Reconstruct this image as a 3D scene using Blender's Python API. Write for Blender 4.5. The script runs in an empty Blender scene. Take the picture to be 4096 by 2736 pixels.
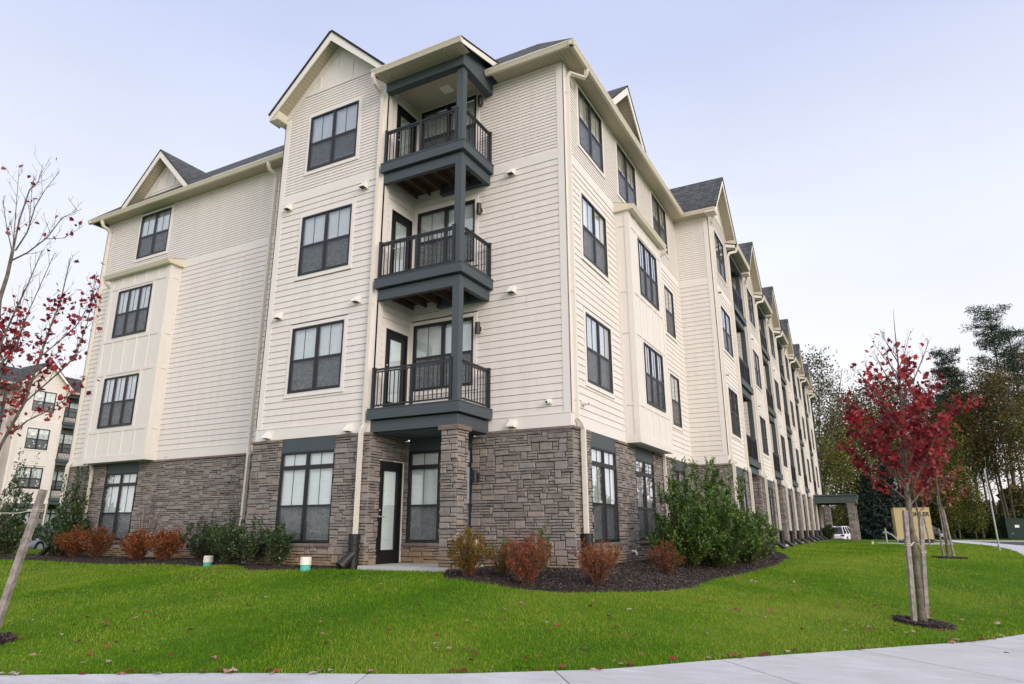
import bpy, math, random
import numpy as np
from mathutils import Matrix, Vector
random.seed(7); RNG = np.random.default_rng(7)
S = bpy.context.scene; COL = S.collection
R = math.radians

# ------------------------------------------------------------------ camera
cam_d = bpy.data.cameras.new("camera"); cam = bpy.data.objects.new("camera", cam_d); COL.objects.link(cam)
YAW, PIT, ROL = 0.4898, 0.2731, -0.0031
def cam_axes():
    cy, sy = math.cos(YAW), math.sin(YAW)
    fw = Vector((-sy*math.cos(PIT), cy*math.cos(PIT), math.sin(PIT))); rt = Vector((cy, sy, 0)); up = rt.cross(fw)
    c, s = math.cos(ROL), math.sin(ROL)
    return c*rt+s*up, -s*rt+c*up, fw
rt, up, fw = cam_axes()
CAM = Vector((5.583, -13.172, 1.6))
cam.matrix_world = Matrix(((rt.x, up.x, -fw.x, CAM.x), (rt.y, up.y, -fw.y, CAM.y), (rt.z, up.z, -fw.z, CAM.z), (0, 0, 0, 1)))
cam_d.sensor_width = 36; cam_d.lens = 36*2685.5/4096; cam_d.clip_start = 0.1; cam_d.clip_end = 3000
S.camera = cam
# ------------------------------------------------------------------ sky, sun, exposure
S.view_settings.view_transform = 'Standard'; S.view_settings.look = 'None'
S.view_settings.exposure = 0.17; S.view_settings.gamma = 1
SUN_AZ, SUN_EL = R(118), R(20)      # azimuth clockwise from +Y
sund = Vector((math.sin(SUN_AZ)*math.cos(SUN_EL), math.cos(SUN_AZ)*math.cos(SUN_EL), math.sin(SUN_EL)))
W = bpy.data.worlds.new("World"); S.world = W; W.use_nodes = True
nt = W.node_tree; nt.nodes.clear()
def N(tree, t, **k):
    n = tree.nodes.new(t)
    for a, b in k.items(): setattr(n, a, b)
    return n
def ramp(tree, pts, interp='LINEAR'):
    n = N(tree, 'ShaderNodeValToRGB'); r = n.color_ramp; r.interpolation = interp
    while len(r.elements) < len(pts): r.elements.new(0.5)
    for e, (p, c) in zip(r.elements, pts): e.position = p; e.color = (*c, 1)
    return n
out = N(nt, 'ShaderNodeOutputWorld'); bg = N(nt, 'ShaderNodeBackground'); bg.inputs[1].default_value = 1
sky = N(nt, 'ShaderNodeTexSky', sky_type='NISHITA', sun_disc=False, sun_elevation=SUN_EL, sun_rotation=SUN_AZ)
sky.air_density = 1.0; sky.dust_density = 3.0
sc = N(nt, 'ShaderNodeVectorMath', operation='SCALE'); sc.inputs['Scale'].default_value = 0.10
nt.links.new(sky.outputs[0], sc.inputs[0])
geo = N(nt, 'ShaderNodeTexCoord'); sep = N(nt, 'ShaderNodeSeparateXYZ'); nt.links.new(geo.outputs['Generated'], sep.inputs[0])
cr = ramp(nt, [(0.0, (.97, .91, .89)), (0.12, (.94, .92, .95)), (0.40, (.86, .895, 1.0)), (0.62, (.62, .68, .93)), (1.0, (.46, .52, .80))])
nt.links.new(sep.outputs['Z'], cr.inputs[0])
# thin cloud sheet: broad soft variation
ns = N(nt, 'ShaderNodeTexNoise'); ns.inputs['Scale'].default_value = 1.6; ns.inputs['Detail'].default_value = 3
mp = N(nt, 'ShaderNodeMapping'); mp.inputs['Scale'].default_value = (1, 1, 2.5); nt.links.new(geo.outputs['Generated'], mp.inputs[0]); nt.links.new(mp.outputs[0], ns.inputs[0])
nr = N(nt, 'ShaderNodeMapRange'); nr.inputs[1].default_value = .3; nr.inputs[2].default_value = .7; nr.inputs[3].default_value = .93; nr.inputs[4].default_value = 1.07
nt.links.new(ns.outputs[0], nr.inputs[0])
cl = N(nt, 'ShaderNodeVectorMath', operation='SCALE'); nt.links.new(cr.outputs[0], cl.inputs[0]); nt.links.new(nr.outputs[0], cl.inputs['Scale'])
mx = N(nt, 'ShaderNodeMix', data_type='RGBA'); mx.inputs[0].default_value = .88
nt.links.new(sc.outputs[0], mx.inputs[6]); nt.links.new(cl.outputs[0], mx.inputs[7])
# warm glow of the low sun behind the thin cloud
dt = N(nt, 'ShaderNodeVectorMath', operation='DOT_PRODUCT'); dt.inputs[1].default_value = sund; nt.links.new(geo.outputs['Generated'], dt.inputs[0])
gl = N(nt, 'ShaderNodeMapRange'); gl.inputs[1].default_value = .1; gl.inputs[2].default_value = 1; gl.inputs[3].default_value = 0; gl.inputs[4].default_value = 1
nt.links.new(dt.outputs['Value'], gl.inputs[0])
gm = N(nt, 'ShaderNodeVectorMath', operation='SCALE'); gm.inputs[0].default_value = (1.0, .88, .72); nt.links.new(gl.outputs[0], gm.inputs['Scale'])
ad = N(nt, 'ShaderNodeVectorMath', operation='ADD'); nt.links.new(mx.outputs[2], ad.inputs[0]); nt.links.new(gm.outputs[0], ad.inputs[1])
nt.links.new(ad.outputs[0], bg.inputs[0]); nt.links.new(bg.outputs[0], out.inputs[0])
sl = bpy.data.lights.new("sun", 'SUN'); sl.energy = 1.35; sl.angle = R(22); sl.color = (1, .89, .76)
so = bpy.data.objects.new("sun", sl); COL.objects.link(so); so.rotation_euler = sund.to_track_quat('Z', 'Y').to_euler()
S.cycles.max_bounces = 6; S.cycles.transparent_max_bounces = 12; S.cycles.use_denoising = True

# ------------------------------------------------------------------ materials
MATS = {}
def mat(name, col, rough=.8, bump=None, var=0, island=0, noise=None, spec=.3, metal=0, trans=0, bump_scale=40, streak=0, sscale=(5, 5, .35)):
    """col base; var=island/random value spread; noise=(scale, amount, colour2)"""
    if name in MATS: return MATS[name]
    m = bpy.data.materials.new(name); m.use_nodes = True; t = m.node_tree; b = t.nodes['Principled BSDF']
    b.inputs['Roughness'].default_value = rough; b.inputs['Metallic'].default_value = metal
    b.inputs['Specular IOR Level'].default_value = spec
    tc = N(t, 'ShaderNodeTexCoord'); src = None
    if isinstance(col, list):       # palette picked per island
        g = N(t, 'ShaderNodeNewGeometry')
        r = ramp(t, [(i/len(col), c) for i, c in enumerate(col)], 'CONSTANT' if island != 2 else 'LINEAR')
        t.links.new(g.outputs['Random Per Island'], r.inputs[0]); src = r.outputs[0]; base = col[0]
    else:
        base = col; rgb = N(t, 'ShaderNodeRGB'); rgb.outputs[0].default_value = (*col, 1); src = rgb.outputs[0]
    if noise:
        nz = N(t, 'ShaderNodeTexNoise'); nz.inputs['Scale'].default_value = noise[0]; nz.inputs['Detail'].default_value = 6
        t.links.new(tc.outputs['Object'], nz.inputs[0])
        mr = N(t, 'ShaderNodeMapRange'); mr.inputs[1].default_value = .35; mr.inputs[2].default_value = .65; mr.inputs[4].default_value = noise[1]
        t.links.new(nz.outputs[0], mr.inputs[0])
        mi = N(t, 'ShaderNodeMix', data_type='RGBA'); t.links.new(mr.outputs[0], mi.inputs[0]); t.links.new(src, mi.inputs[6]); mi.inputs[7].default_value = (*noise[2], 1); src = mi.outputs[2]
    if streak:      # rain streaks and grime
        ms = N(t, 'ShaderNodeMapping'); ms.inputs['Scale'].default_value = sscale; gp = N(t, 'ShaderNodeNewGeometry'); t.links.new(gp.outputs['Position'], ms.inputs[0])
        nz = N(t, 'ShaderNodeTexNoise'); nz.inputs['Scale'].default_value = 1; nz.inputs['Detail'].default_value = 5; nz.inputs['Roughness'].default_value = .65; t.links.new(ms.outputs[0], nz.inputs[0])
        mr = N(t, 'ShaderNodeMapRange'); mr.inputs[1].default_value = .3; mr.inputs[2].default_value = .75; mr.inputs[3].default_value = 1+streak*.3; mr.inputs[4].default_value = 1-streak; t.links.new(nz.outputs[0], mr.inputs[0])
        hs = N(t, 'ShaderNodeHueSaturation'); t.links.new(mr.outputs[0], hs.inputs['Value']); t.links.new(src, hs.inputs['Color']); src = hs.outputs[0]
    if var:
        g = N(t, 'ShaderNodeNewGeometry'); hv = N(t, 'ShaderNodeHueSaturation')
        mr = N(t, 'ShaderNodeMapRange'); mr.inputs[3].default_value = 1-var; mr.inputs[4].default_value = 1+var
        t.links.new(g.outputs['Random Per Island'], mr.inputs[0]); t.links.new(mr.outputs[0], hv.inputs['Value']); t.links.new(src, hv.inputs['Color']); src = hv.outputs[0]
    t.links.new(src, b.inputs['Base Color'])
    if bump:
        nz = N(t, 'ShaderNodeTexNoise'); nz.inputs['Scale'].default_value = bump_scale; nz.inputs['Detail'].default_value = 8
        t.links.new(tc.outputs['Object'], nz.inputs[0])
        bp = N(t, 'ShaderNodeBump'); bp.inputs['Strength'].default_value = bump; bp.inputs['Distance'].default_value = .02
        t.links.new(nz.outputs[0], bp.inputs['Height']); t.links.new(bp.outputs[0], b.inputs['Normal'])
    if trans:
        tr = N(t, 'ShaderNodeBsdfTranslucent'); t.links.new(src, tr.inputs[0]); mi = N(t, 'ShaderNodeMixShader'); mi.inputs[0].default_value = trans
        o = t.nodes['Material Output']; t.links.new(b.outputs[0], mi.inputs[1]); t.links.new(tr.outputs[0], mi.inputs[2]); t.links.new(mi.outputs[0], o.inputs[0])
    MATS[name] = m; return m
SIDING = mat('siding paint', (.745, .70, .675), .62, noise=(.6, .5, (.70, .655, .63)), streak=.07, bump=.10, bump_scale=120)
TRIM = mat('trim paint', (.75, .712, .69), .55, bump=.06, bump_scale=90, noise=(.8, .4, (.71, .675, .65)))
PANEL = mat('panel paint', (.74, .70, .675), .6, bump=.15, bump_scale=200, noise=(.7, .4, (.70, .66, .63)), streak=.05)
GUTTER = mat('cream aluminium', (.66, .60, .50), .4, spec=.5, noise=(1.5, .4, (.60, .545, .45)))
LEADER = mat('cream leader paint', (.73, .685, .62), .4, spec=.5, noise=(1.5, .4, (.68, .63, .565)), streak=.06)
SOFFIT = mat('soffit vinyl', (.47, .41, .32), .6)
GROOVE = mat('dark groove', (.10, .085, .07), .9)
RAKE = mat('white fascia', (.78, .74, .70), .55)
SLATE = mat('slate blue paint', (.062, .078, .092), .55, bump=.08, bump_scale=100, noise=(1.2, .5, (.072, .088, .102)))
BLACK = mat('black metal', (.012, .014, .018), .4, spec=.5)
FRAME = mat('bronze window frame', (.011, .011, .015), .45, spec=.5)
MULL = mat('muntin', (.09, .10, .12), .5)
BLIND = mat('blind slats', (.90, .93, .94), .6, var=.03)
CURT = mat('curtain cloth', (.78, .76, .70), .9, var=.25)
DARKROOM = mat('dark room', (.03, .03, .03), .9)
DOOR = mat('door paint', (.008, .008, .010), .45, spec=.4)
STEEL = mat('brushed steel', (.55, .55, .55), .3, metal=1)
WHITEP = mat('white plastic', (.80, .78, .72), .45)
PIPEB = mat('black corrugated pipe', (.012, .013, .014), .45, spec=.5)
WOODJ = mat('joist lumber', (.085, .055, .035), .85, noise=(6, .6, (.05, .03, .02)))
CONC = mat('concrete', (.50, .50, .50), .85, bump=.25, bump_scale=60, noise=(3, .6, (.42, .42, .42)))
STAKEM = mat('weathered stake wood', (.36, .32, .305), .9, bump=.5, bump_scale=30, noise=(10, .9, (.20, .17, .16)), streak=.35, sscale=(60, 60, 3))
BARK = mat('maple bark', (.21, .175, .145), .95, bump=1.0, bump_scale=45, noise=(9, .9, (.085, .075, .060)), streak=.3, sscale=(40, 40, 7))
TWIG = mat('maple twig', (.10, .055, .050), .8)
BARKD = mat('forest bark', (.12, .10, .085), .95, noise=(2, .7, (.06, .05, .04)))
STRAP = mat('tie strap', (.62, .58, .48), .8)
STONES = mat('ledge stone', [(.200, .176, .170), (.245, .215, .202), (.215, .196, .190), (.155, .136, .130), (.275, .240, .220), (.225, .210, .210), (.225, .192, .172), (.185, .168, .166)],
             .92, bump=1.0, bump_scale=18, noise=(6, .6, (.29, .262, .248)), var=.10)
SIDING_SHADE = mat('siding gap shade', (.08, .075, .07), .9)  # wall backing coloured dark to paint in the shadow lines between siding boards
MORTAR = mat('mortar', (.03, .026, .025), .95)
CAPST = mat('cap stone', [(.22, .165, .14), (.19, .15, .135), (.25, .20, .175)], .9, bump=.8, bump_scale=25, noise=(10, .6, (.13, .10, .09)))
FOUND = mat('stained foundation', (.38, .25, .12), .9, bump=.3, noise=(3, .7, (.26, .17, .09)))
def stain_stones():   # the lowest courses carry a rusty sprinkler stain with an uneven top edge
    t = STONES.node_tree; b = t.nodes['Principled BSDF']; src = b.inputs['Base Color'].links[0].from_socket
    g = N(t, 'ShaderNodeNewGeometry'); sp = N(t, 'ShaderNodeSeparateXYZ'); t.links.new(g.outputs['Position'], sp.inputs[0])
    nz = N(t, 'ShaderNodeTexNoise'); nz.inputs['Scale'].default_value = .7; t.links.new(g.outputs['Position'], nz.inputs[0])
    ma = N(t, 'ShaderNodeMath', operation='MULTIPLY_ADD'); t.links.new(nz.outputs[0], ma.inputs[0]); ma.inputs[1].default_value = -1.6; t.links.new(sp.outputs['Z'], ma.inputs[2])
    mr = N(t, 'ShaderNodeMapRange'); mr.inputs[1].default_value = -.05; mr.inputs[2].default_value = .42; mr.inputs[3].default_value = .7; mr.inputs[4].default_value = 0
    t.links.new(ma.outputs[0], mr.inputs[0]); mi = N(t, 'ShaderNodeMix', data_type='RGBA'); t.links.new(mr.outputs[0], mi.inputs[0])
    t.links.new(src, mi.inputs[6]); mi.inputs[7].default_value = (.30, .19, .09, 1); t.links.new(mi.outputs[2], b.inputs['Base Color'])
stain_stones()
def shingle_mat():
    m = bpy.data.materials.new('asphalt shingles'); m.use_nodes = True; t = m.node_tree; b = t.nodes['Principled BSDF']; b.inputs['Roughness'].default_value = .95
    uv = N(t, 'ShaderNodeUVMap'); br = N(t, 'ShaderNodeTexBrick'); t.links.new(uv.outputs[0], br.inputs[0])
    br.inputs['Color1'].default_value = (.045, .052, .055, 1); br.inputs['Color2'].default_value = (.11, .12, .125, 1); br.inputs['Mortar'].default_value = (.012, .013, .014, 1)
    br.inputs['Scale'].default_value = 1; br.inputs['Mortar Size'].default_value = .012; br.inputs['Brick Width'].default_value = .22; br.inputs['Row Height'].default_value = .14; br.offset = .37
    bp = N(t, 'ShaderNodeBump'); bp.inputs['Distance'].default_value = .015; bp.inputs['Strength'].default_value = .8; t.links.new(br.outputs['Fac'], bp.inputs['Height']); bp.invert = True
    t.links.new(bp.outputs[0], b.inputs['Normal']); t.links.new(br.outputs['Color'], b.inputs['Base Color']); return m
SHING = shingle_mat()
def glass_mat(name, tint, r=.02, rough=0.0):
    m = bpy.data.materials.new(name); m.use_nodes = True; t = m.node_tree; t.nodes.clear()
    o = N(t, 'ShaderNodeOutputMaterial'); tr = N(t, 'ShaderNodeBsdfTransparent'); tr.inputs[0].default_value = (*tint, 1)
    gl = N(t, 'ShaderNodeBsdfGlossy'); gl.inputs['Roughness'].default_value = rough; gl.inputs[0].default_value = (.92, .95, 1, 1)
    lw = N(t, 'ShaderNodeLayerWeight'); lw.inputs[0].default_value = .5; pw = N(t, 'ShaderNodeMath', operation='POWER'); pw.inputs[1].default_value = 2.4; t.links.new(lw.outputs['Facing'], pw.inputs[0])
    # gently bowed panes, so that reflections wander
    nz = N(t, 'ShaderNodeTexNoise'); nz.inputs['Scale'].default_value = 1.1; tc = N(t, 'ShaderNodeTexCoord'); t.links.new(tc.outputs['Object'], nz.inputs[0])
    bp = N(t, 'ShaderNodeBump'); bp.inputs['Distance'].default_value = .006; bp.inputs['Strength'].default_value = .5; t.links.new(nz.outputs[0], bp.inputs['Height']); t.links.new(bp.outputs[0], gl.inputs['Normal'])
    ma = N(t, 'ShaderNodeMath', operation='MULTIPLY_ADD'); ma.inputs[1].default_value = 1.3; ma.inputs[2].default_value = r; ma.use_clamp = True
    mi = N(t, 'ShaderNodeMixShader'); t.links.new(pw.outputs[0], ma.inputs[0]); t.links.new(ma.outputs[0], mi.inputs[0]); t.links.new(tr.outputs[0], mi.inputs[1]); t.links.new(gl.outputs[0], mi.inputs[2]); t.links.new(mi.outputs[0], o.inputs[0]); return m
GLASS = glass_mat('pane glass', (.95, 1.0, 1.0), .15)
DGLASS = glass_mat('tinted car glass', (.10, .12, .13), .05)
def screen_mat():
    m = bpy.data.materials.new('insect screen'); m.use_nodes = True; t = m.node_tree; b = t.nodes['Principled BSDF']
    b.inputs['Base Color'].default_value = (.036, .040, .050, 1); b.inputs['Roughness'].default_value = .7
    o = t.nodes['Material Output']; tr = N(t, 'ShaderNodeBsdfTransparent'); mi = N(t, 'ShaderNodeMixShader')
    w = N(t, 'ShaderNodeTexNoise'); w.inputs['Scale'].default_value = 5; w.inputs['Distortion'].default_value = 3.5; w.inputs['Detail'].default_value = 2; tc = N(t, 'ShaderNodeTexCoord'); t.links.new(tc.outputs['Object'], w.inputs[0])
    mr = N(t, 'ShaderNodeMapRange'); mr.inputs[1].default_value = .3; mr.inputs[2].default_value = .7; mr.inputs[3].default_value = .44; mr.inputs[4].default_value = .66; t.links.new(w.outputs[0], mr.inputs[0]); t.links.new(mr.outputs[0], mi.inputs[0])
    t.links.new(tr.outputs[0], mi.inputs[1]); t.links.new(b.outputs[0], mi.inputs[2]); t.links.new(mi.outputs[0], o.inputs[0]); return m
SCREEN = screen_mat()

# ------------------------------------------------------------------ mesh helpers
class MB:
    def __init__(s): s.v = []; s.f = []; s.uv = {}; s.m = []
    def quad(s, pts, uv=None, mi=0):
        n = len(s.v); s.v += [tuple(p) for p in pts]; s.f.append(tuple(range(n, n+len(pts)))); s.m.append(mi)
        if uv: s.uv[len(s.f)-1] = uv
    def box(s, x0, x1, y0, y1, z0, z1, mi=0):
        if x0 > x1: x0, x1 = x1, x0
        if y0 > y1: y0, y1 = y1, y0
        n = len(s.v); s.v += [(x0, y0, z0), (x1, y0, z0), (x1, y1, z0), (x0, y1, z0), (x0, y0, z1), (x1, y0, z1), (x1, y1, z1), (x0, y1, z1)]
        for f in ((0, 3, 2, 1), (4, 5, 6, 7), (0, 1, 5, 4), (1, 2, 6, 5), (2, 3, 7, 6), (3, 0, 4, 7)): s.f.append(tuple(n+i for i in f)); s.m.append(mi)
    def prism(s, poly, a, b, axis='y', mi=0):
        """poly in the two other axes, extruded from a to b along axis"""
        n = len(s.v); k = len(poly)
        for t in (a, b):
            for p, q in poly:
                s.v.append({'x': (t, p, q), 'y': (p, t, q), 'z': (p, q, t)}[axis])
        s.f.append(tuple(range(n, n+k))); s.f.append(tuple(range(n+2*k-1, n+k-1, -1))); s.m += [mi, mi]
        for i in range(k): j = (i+1) % k; s.f.append((n+i, n+j, n+k+j, n+k+i)); s.m.append(mi)
    def sweep(s, path, w, h=None, sides=4, rad=None, cap=True, upv=(0, 0, 1), mi=0):
        """rectangular (sides=4,w,h) or round tube (rad list or w) along a path"""
        P = [Vector(p) for p in path]; n0 = len(s.v); K = sides
        prevr = None
        for i, p in enumerate(P):
            d = (P[min(i+1, len(P)-1)]-P[max(i-1, 0)]).normalized()
            u = Vector(upv)
            if abs(d.dot(u)) > .95: u = prevr.cross(d) if prevr else (Vector((0, 1, 0)) if abs(d.y) < .9 else Vector((1, 0, 0)))
            r = d.cross(u).normalized()
            if prevr is not None and r.dot(prevr) < 0 and sides != 4: r = -r
            v = r.cross(d).normalized(); prevr = r
            rr = rad[i] if rad else w
            for k in range(K):
                a = 2*math.pi*(k+.5)/K
                if h is not None: c, q = (w/2)*(1 if math.cos(a) > 0 else -1), (h/2)*(1 if math.sin(a) > 0 else -1)
                else: c, q = rr*math.cos(a), rr*math.sin(a)
                s.v.append(tuple(p+r*c+v*q))
        for i in range(len(P)-1):
            for k in range(K):
                a, b = n0+i*K+k, n0+i*K+(k+1) % K; s.f.append((a, b, b+K, a+K)); s.m.append(mi)
        if cap: s.f.append(tuple(n0+k for k in range(K-1, -1, -1))); s.f.append(tuple(n0+(len(P)-1)*K+k for k in range(K))); s.m += [mi, mi]
    def mesh(s, name, mats, smooth=False):
        me = bpy.data.meshes.new(name); me.from_pydata(s.v, [], s.f); mats = mats if isinstance(mats, (list, tuple)) else [mats]
        for m in mats: me.materials.append(m)
        if len(mats) > 1: me.polygons.foreach_set('material_index', s.m)
        if s.uv:
            l = me.uv_layers.new(name='UVMap')
            for fi, uvs in s.uv.items():
                for li, c in zip(me.polygons[fi].loop_indices, uvs): l.data[li].uv = c
        if smooth: me.polygons.foreach_set('use_smooth', [True]*len(me.polygons))
        me.update(); return me
    def obj(s, name, mats, parent=None, smooth=False):
        return link(name, s.mesh(name, mats, smooth), parent)
def link(name, me, parent=None, M=None):
    o = bpy.data.objects.new(name, me); COL.objects.link(o)
    if parent is not None: o.parent = parent
    if M is not None: o.matrix_basis = M
    return o
def tag(o, label=None, cat=None, group=None, kind=None):
    if label: o['label'] = label
    if cat: o['category'] = cat
    if group: o['group'] = group
    if kind: o['kind'] = kind
    return o
def empty(name, loc=(0, 0, 0), rz=0):
    o = bpy.data.objects.new(name, None); COL.objects.link(o); o.location = loc; o.rotation_euler = (0, 0, rz); o.empty_display_size = .3; return o
def arr_mesh(name, V, F, mats, smooth=False):
    """numpy verts (n,3), faces (m,k)"""
    me = bpy.data.meshes.new(name); k = F.shape[1]
    me.vertices.add(len(V)); me.vertices.foreach_set('co', np.ascontiguousarray(V, dtype=np.float32).ravel())
    me.loops.add(F.size); me.loops.foreach_set('vertex_index', np.ascontiguousarray(F, dtype=np.int32).ravel())
    me.polygons.add(len(F)); me.polygons.foreach_set('loop_start', np.arange(0, F.size, k, dtype=np.int32)); me.polygons.foreach_set('loop_total', np.full(len(F), k, dtype=np.int32))
    for m in (mats if isinstance(mats, (list, tuple)) else [mats]): me.materials.append(m)
    if smooth: me.polygons.foreach_set('use_smooth', np.ones(len(F), bool))
    me.update(calc_edges=True); return me

# a Face is a wall's own frame: u along the wall, outward is local -y, z up
class Face:
    def __init__(s, x, y, a): s.x, s.y, s.a = x, y, a
    def sub(s, u, n, da):
        c, q = math.cos(R(s.a)), math.sin(R(s.a)); lx, ly = u, -n
        return Face(s.x+c*lx-q*ly, s.y+q*lx+c*ly, s.a+da)
    def M(s, u=0, n=0, z=0):
        return Matrix.Translation((s.x, s.y, 0)) @ Matrix.Rotation(R(s.a), 4, 'Z') @ Matrix.Translation((u, -n, z))
def put(mb, name, mats, parent, face, smooth=False, u=0, n=0, z=0):
    return link(name, mb.mesh(name, mats, smooth), parent, face.M(u, n, z))

# ------------------------------------------------------------------ wall surfaces
ZF, ZC, Z2 = .84, 3.74, 4.03
BAND = (10.19, 10.42); ZTOP = 12.86
E1, E2 = .165, .0875
def cut(spans, z, ops):
    for (a, b, c, d) in ops:
        if c < z < d:
            ns = []
            for (p, q) in spans:
                if b <= p or a >= q: ns.append((p, q)); continue
                if a > p: ns.append((p, a))
                if b < q: ns.append((b, q))
            spans = ns
    return spans
def courses(mb, u0, u1, z0, z1, e, ops, clip=None, rnd=None):
    n = max(1, round((z1-z0)/e)); e = (z1-z0)/n
    for i in range(n):
        a, b = z0+i*e, z0+(i+1)*e
        sp = [(u0, u1)] if clip is None else [clip((a+b)/2)]
        if sp[0][1]-sp[0][0] < .05: continue
        for p, q in cut(sp, (a+b)/2, ops):
            # butt joints between boards
            cuts = [p]; t = p+random.uniform(.8, 3.6)
            while t < q-.4: cuts.append(t); t += 3.6
            cuts.append(q)
            for c0, c1 in zip(cuts[:-1], cuts[1:]):
                c1b = c1-(.0025 if c1 != q else 0); jn = random.uniform(0, .0015)
                bt = b-(.0085 if e > .12 else .0065)
                mb.quad([(c0, -.018-jn, a), (c1b, -.018-jn, a), (c1b, -.006, bt), (c0, -.006, bt)])
                mb.quad([(c0, .045, a), (c1b, .045, a), (c1b, -.018-jn, a), (c0, -.018-jn, a)])
                mb.quad([(c0, .045, bt), (c1b, .045, bt), (c1b, -.006, bt), (c0, -.006, bt)])
def stones(mb, u0, u1, z0, z1, ops, rnd, ends=(0, 0), fine=True):
    """dry-stacked ledge stone: stones of 1-3 rows, each a chamfered block"""
    rh = .060 if fine else .09; cw = .05
    nr = max(1, round((z1-z0)/rh)); rh = (z1-z0)/nr; nc = max(1, round((u1-u0)/cw)); cw = (u1-u0)/nc
    full = np.zeros((nr, nc), bool)
    for (a, b, c, d) in ops:
        i0, i1 = int(round((c-z0)/rh)), int(round((d-z0)/rh)); j0, j1 = int(round((a-u0)/cw)), int(round((b-u0)/cw))
        full[max(0, i0):max(0, i1), max(0, j0):max(0, j1)] = True
    for i in range(nr):
        j = 0
        while j < nc:
            if full[i, j]: j += 1; continue
            hh = rnd.choice((1, 1, 1, 1, 1, 1, 2, 2, 2, 3 if fine else 2)); w = rnd.randint(3, 9) if hh < 3 else rnd.randint(3, 6)
            if not fine: w = rnd.randint(4, 10)
            k = j
            while k < nc and not full[i, k] and k-j < w: k += 1
            if k < nc and not full[i, k] and (k+2 > nc or (k+1 < nc and full[i, k+1])): k = min(nc, k+1)
            h = 1
            while h < hh and i+h < nr and not full[i+h, j:k].any(): h += 1
            full[i:i+h, j:k] = True
            a, b, c, d = u0+j*cw, u0+k*cw, z0+i*rh, z0+(i+h)*rh
            g = .0075; dp = rnd.uniform(.03, .065); ch = .012; jt = lambda: rnd.uniform(-.004, .004)
            a += g; b -= g; c += g*.7; d -= g*.7
            n = len(mb.v)
            A = [(a+jt(), c+jt()), (b+jt(), c+jt()), (b+jt(), d+jt()), (a+jt(), d+jt())]; cx, cz = (a+b)/2, (c+d)/2
            mb.v += [(p, 0, q) for p, q in A] + [(p, -dp+ch, q) for p, q in A]
            mb.v += [(p+(ch if p < cx else -ch), -dp-rnd.uniform(-.006, .006), q+(ch if q < cz else -ch)) for p, q in A]
            for f in ((0, 1, 5, 4), (1, 2, 6, 5), (2, 3, 7, 6), (3, 0, 4, 7), (4, 5, 9, 8), (5, 6, 10, 9), (6, 7, 11, 10), (7, 4, 8, 11), (8, 9, 10, 11)):
                mb.f.append(tuple(n+t for t in f)); mb.m.append(0)
            j = k
def stone_wall(root, face, u0, u1, z0=ZF, z1=3.665, ops=(), cap=True, capops=(), fine=True, ends=(0, 0)):
    rnd = random.Random(int(abs(face.x*31+face.y*17+u0*7)*10))
    mb = MB(); stones(mb, u0-ends[0]*.045, u1+ends[1]*.045, z0, z1, ops, rnd, fine=fine)
    put(mb, 'stone_veneer', STONES, root, face)
    bk = MB()
    for p, q in split_cols(u0, u1, ops): 
        for (a, b, c, d) in subtract_col(p, q, z0, z1, ops): bk.box(a, b, -.012, .1, c, d)
    put(bk, 'mortar_bed', MORTAR, root, face)
    if cap:
        cm = MB(); t = u0-ends[0]*.07
        while t < u1+ends[1]*.07-.01:
            e = min(t+rnd.uniform(.45, .75), u1+ends[1]*.07)
            for p, q in cut([(t, e)], 5, [(a, b, 0, 9) for a, b in capops]):
                if q-p > .02: cm.prism([(-.075+rnd.uniform(-.004, .004), 3.672), (-.082, 3.70), (-.07, ZC-.004), (.02, ZC-.004), (.02, 3.672)], p+.003, q-.003, axis='x')
            t = e
        put(cm, 'stone_cap', CAPST, root, face)
def split_cols(u0, u1, ops):
    xs = sorted({u0, u1} | {x for o in ops for x in o[:2] if u0 < x < u1}); return list(zip(xs[:-1], xs[1:]))
def subtract_col(p, q, z0, z1, ops):
    sp = [(z0, z1)]
    for (a, b, c, d) in ops:
        if a <= (p+q)/2 <= b:
            ns = []
            for (s, t) in sp:
                if d <= s or c >= t: ns.append((s, t)); continue
                if c > s: ns.append((s, c))
                if d < t: ns.append((d, t))
            sp = ns
    return [(p, q, s, t) for s, t in sp]
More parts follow.
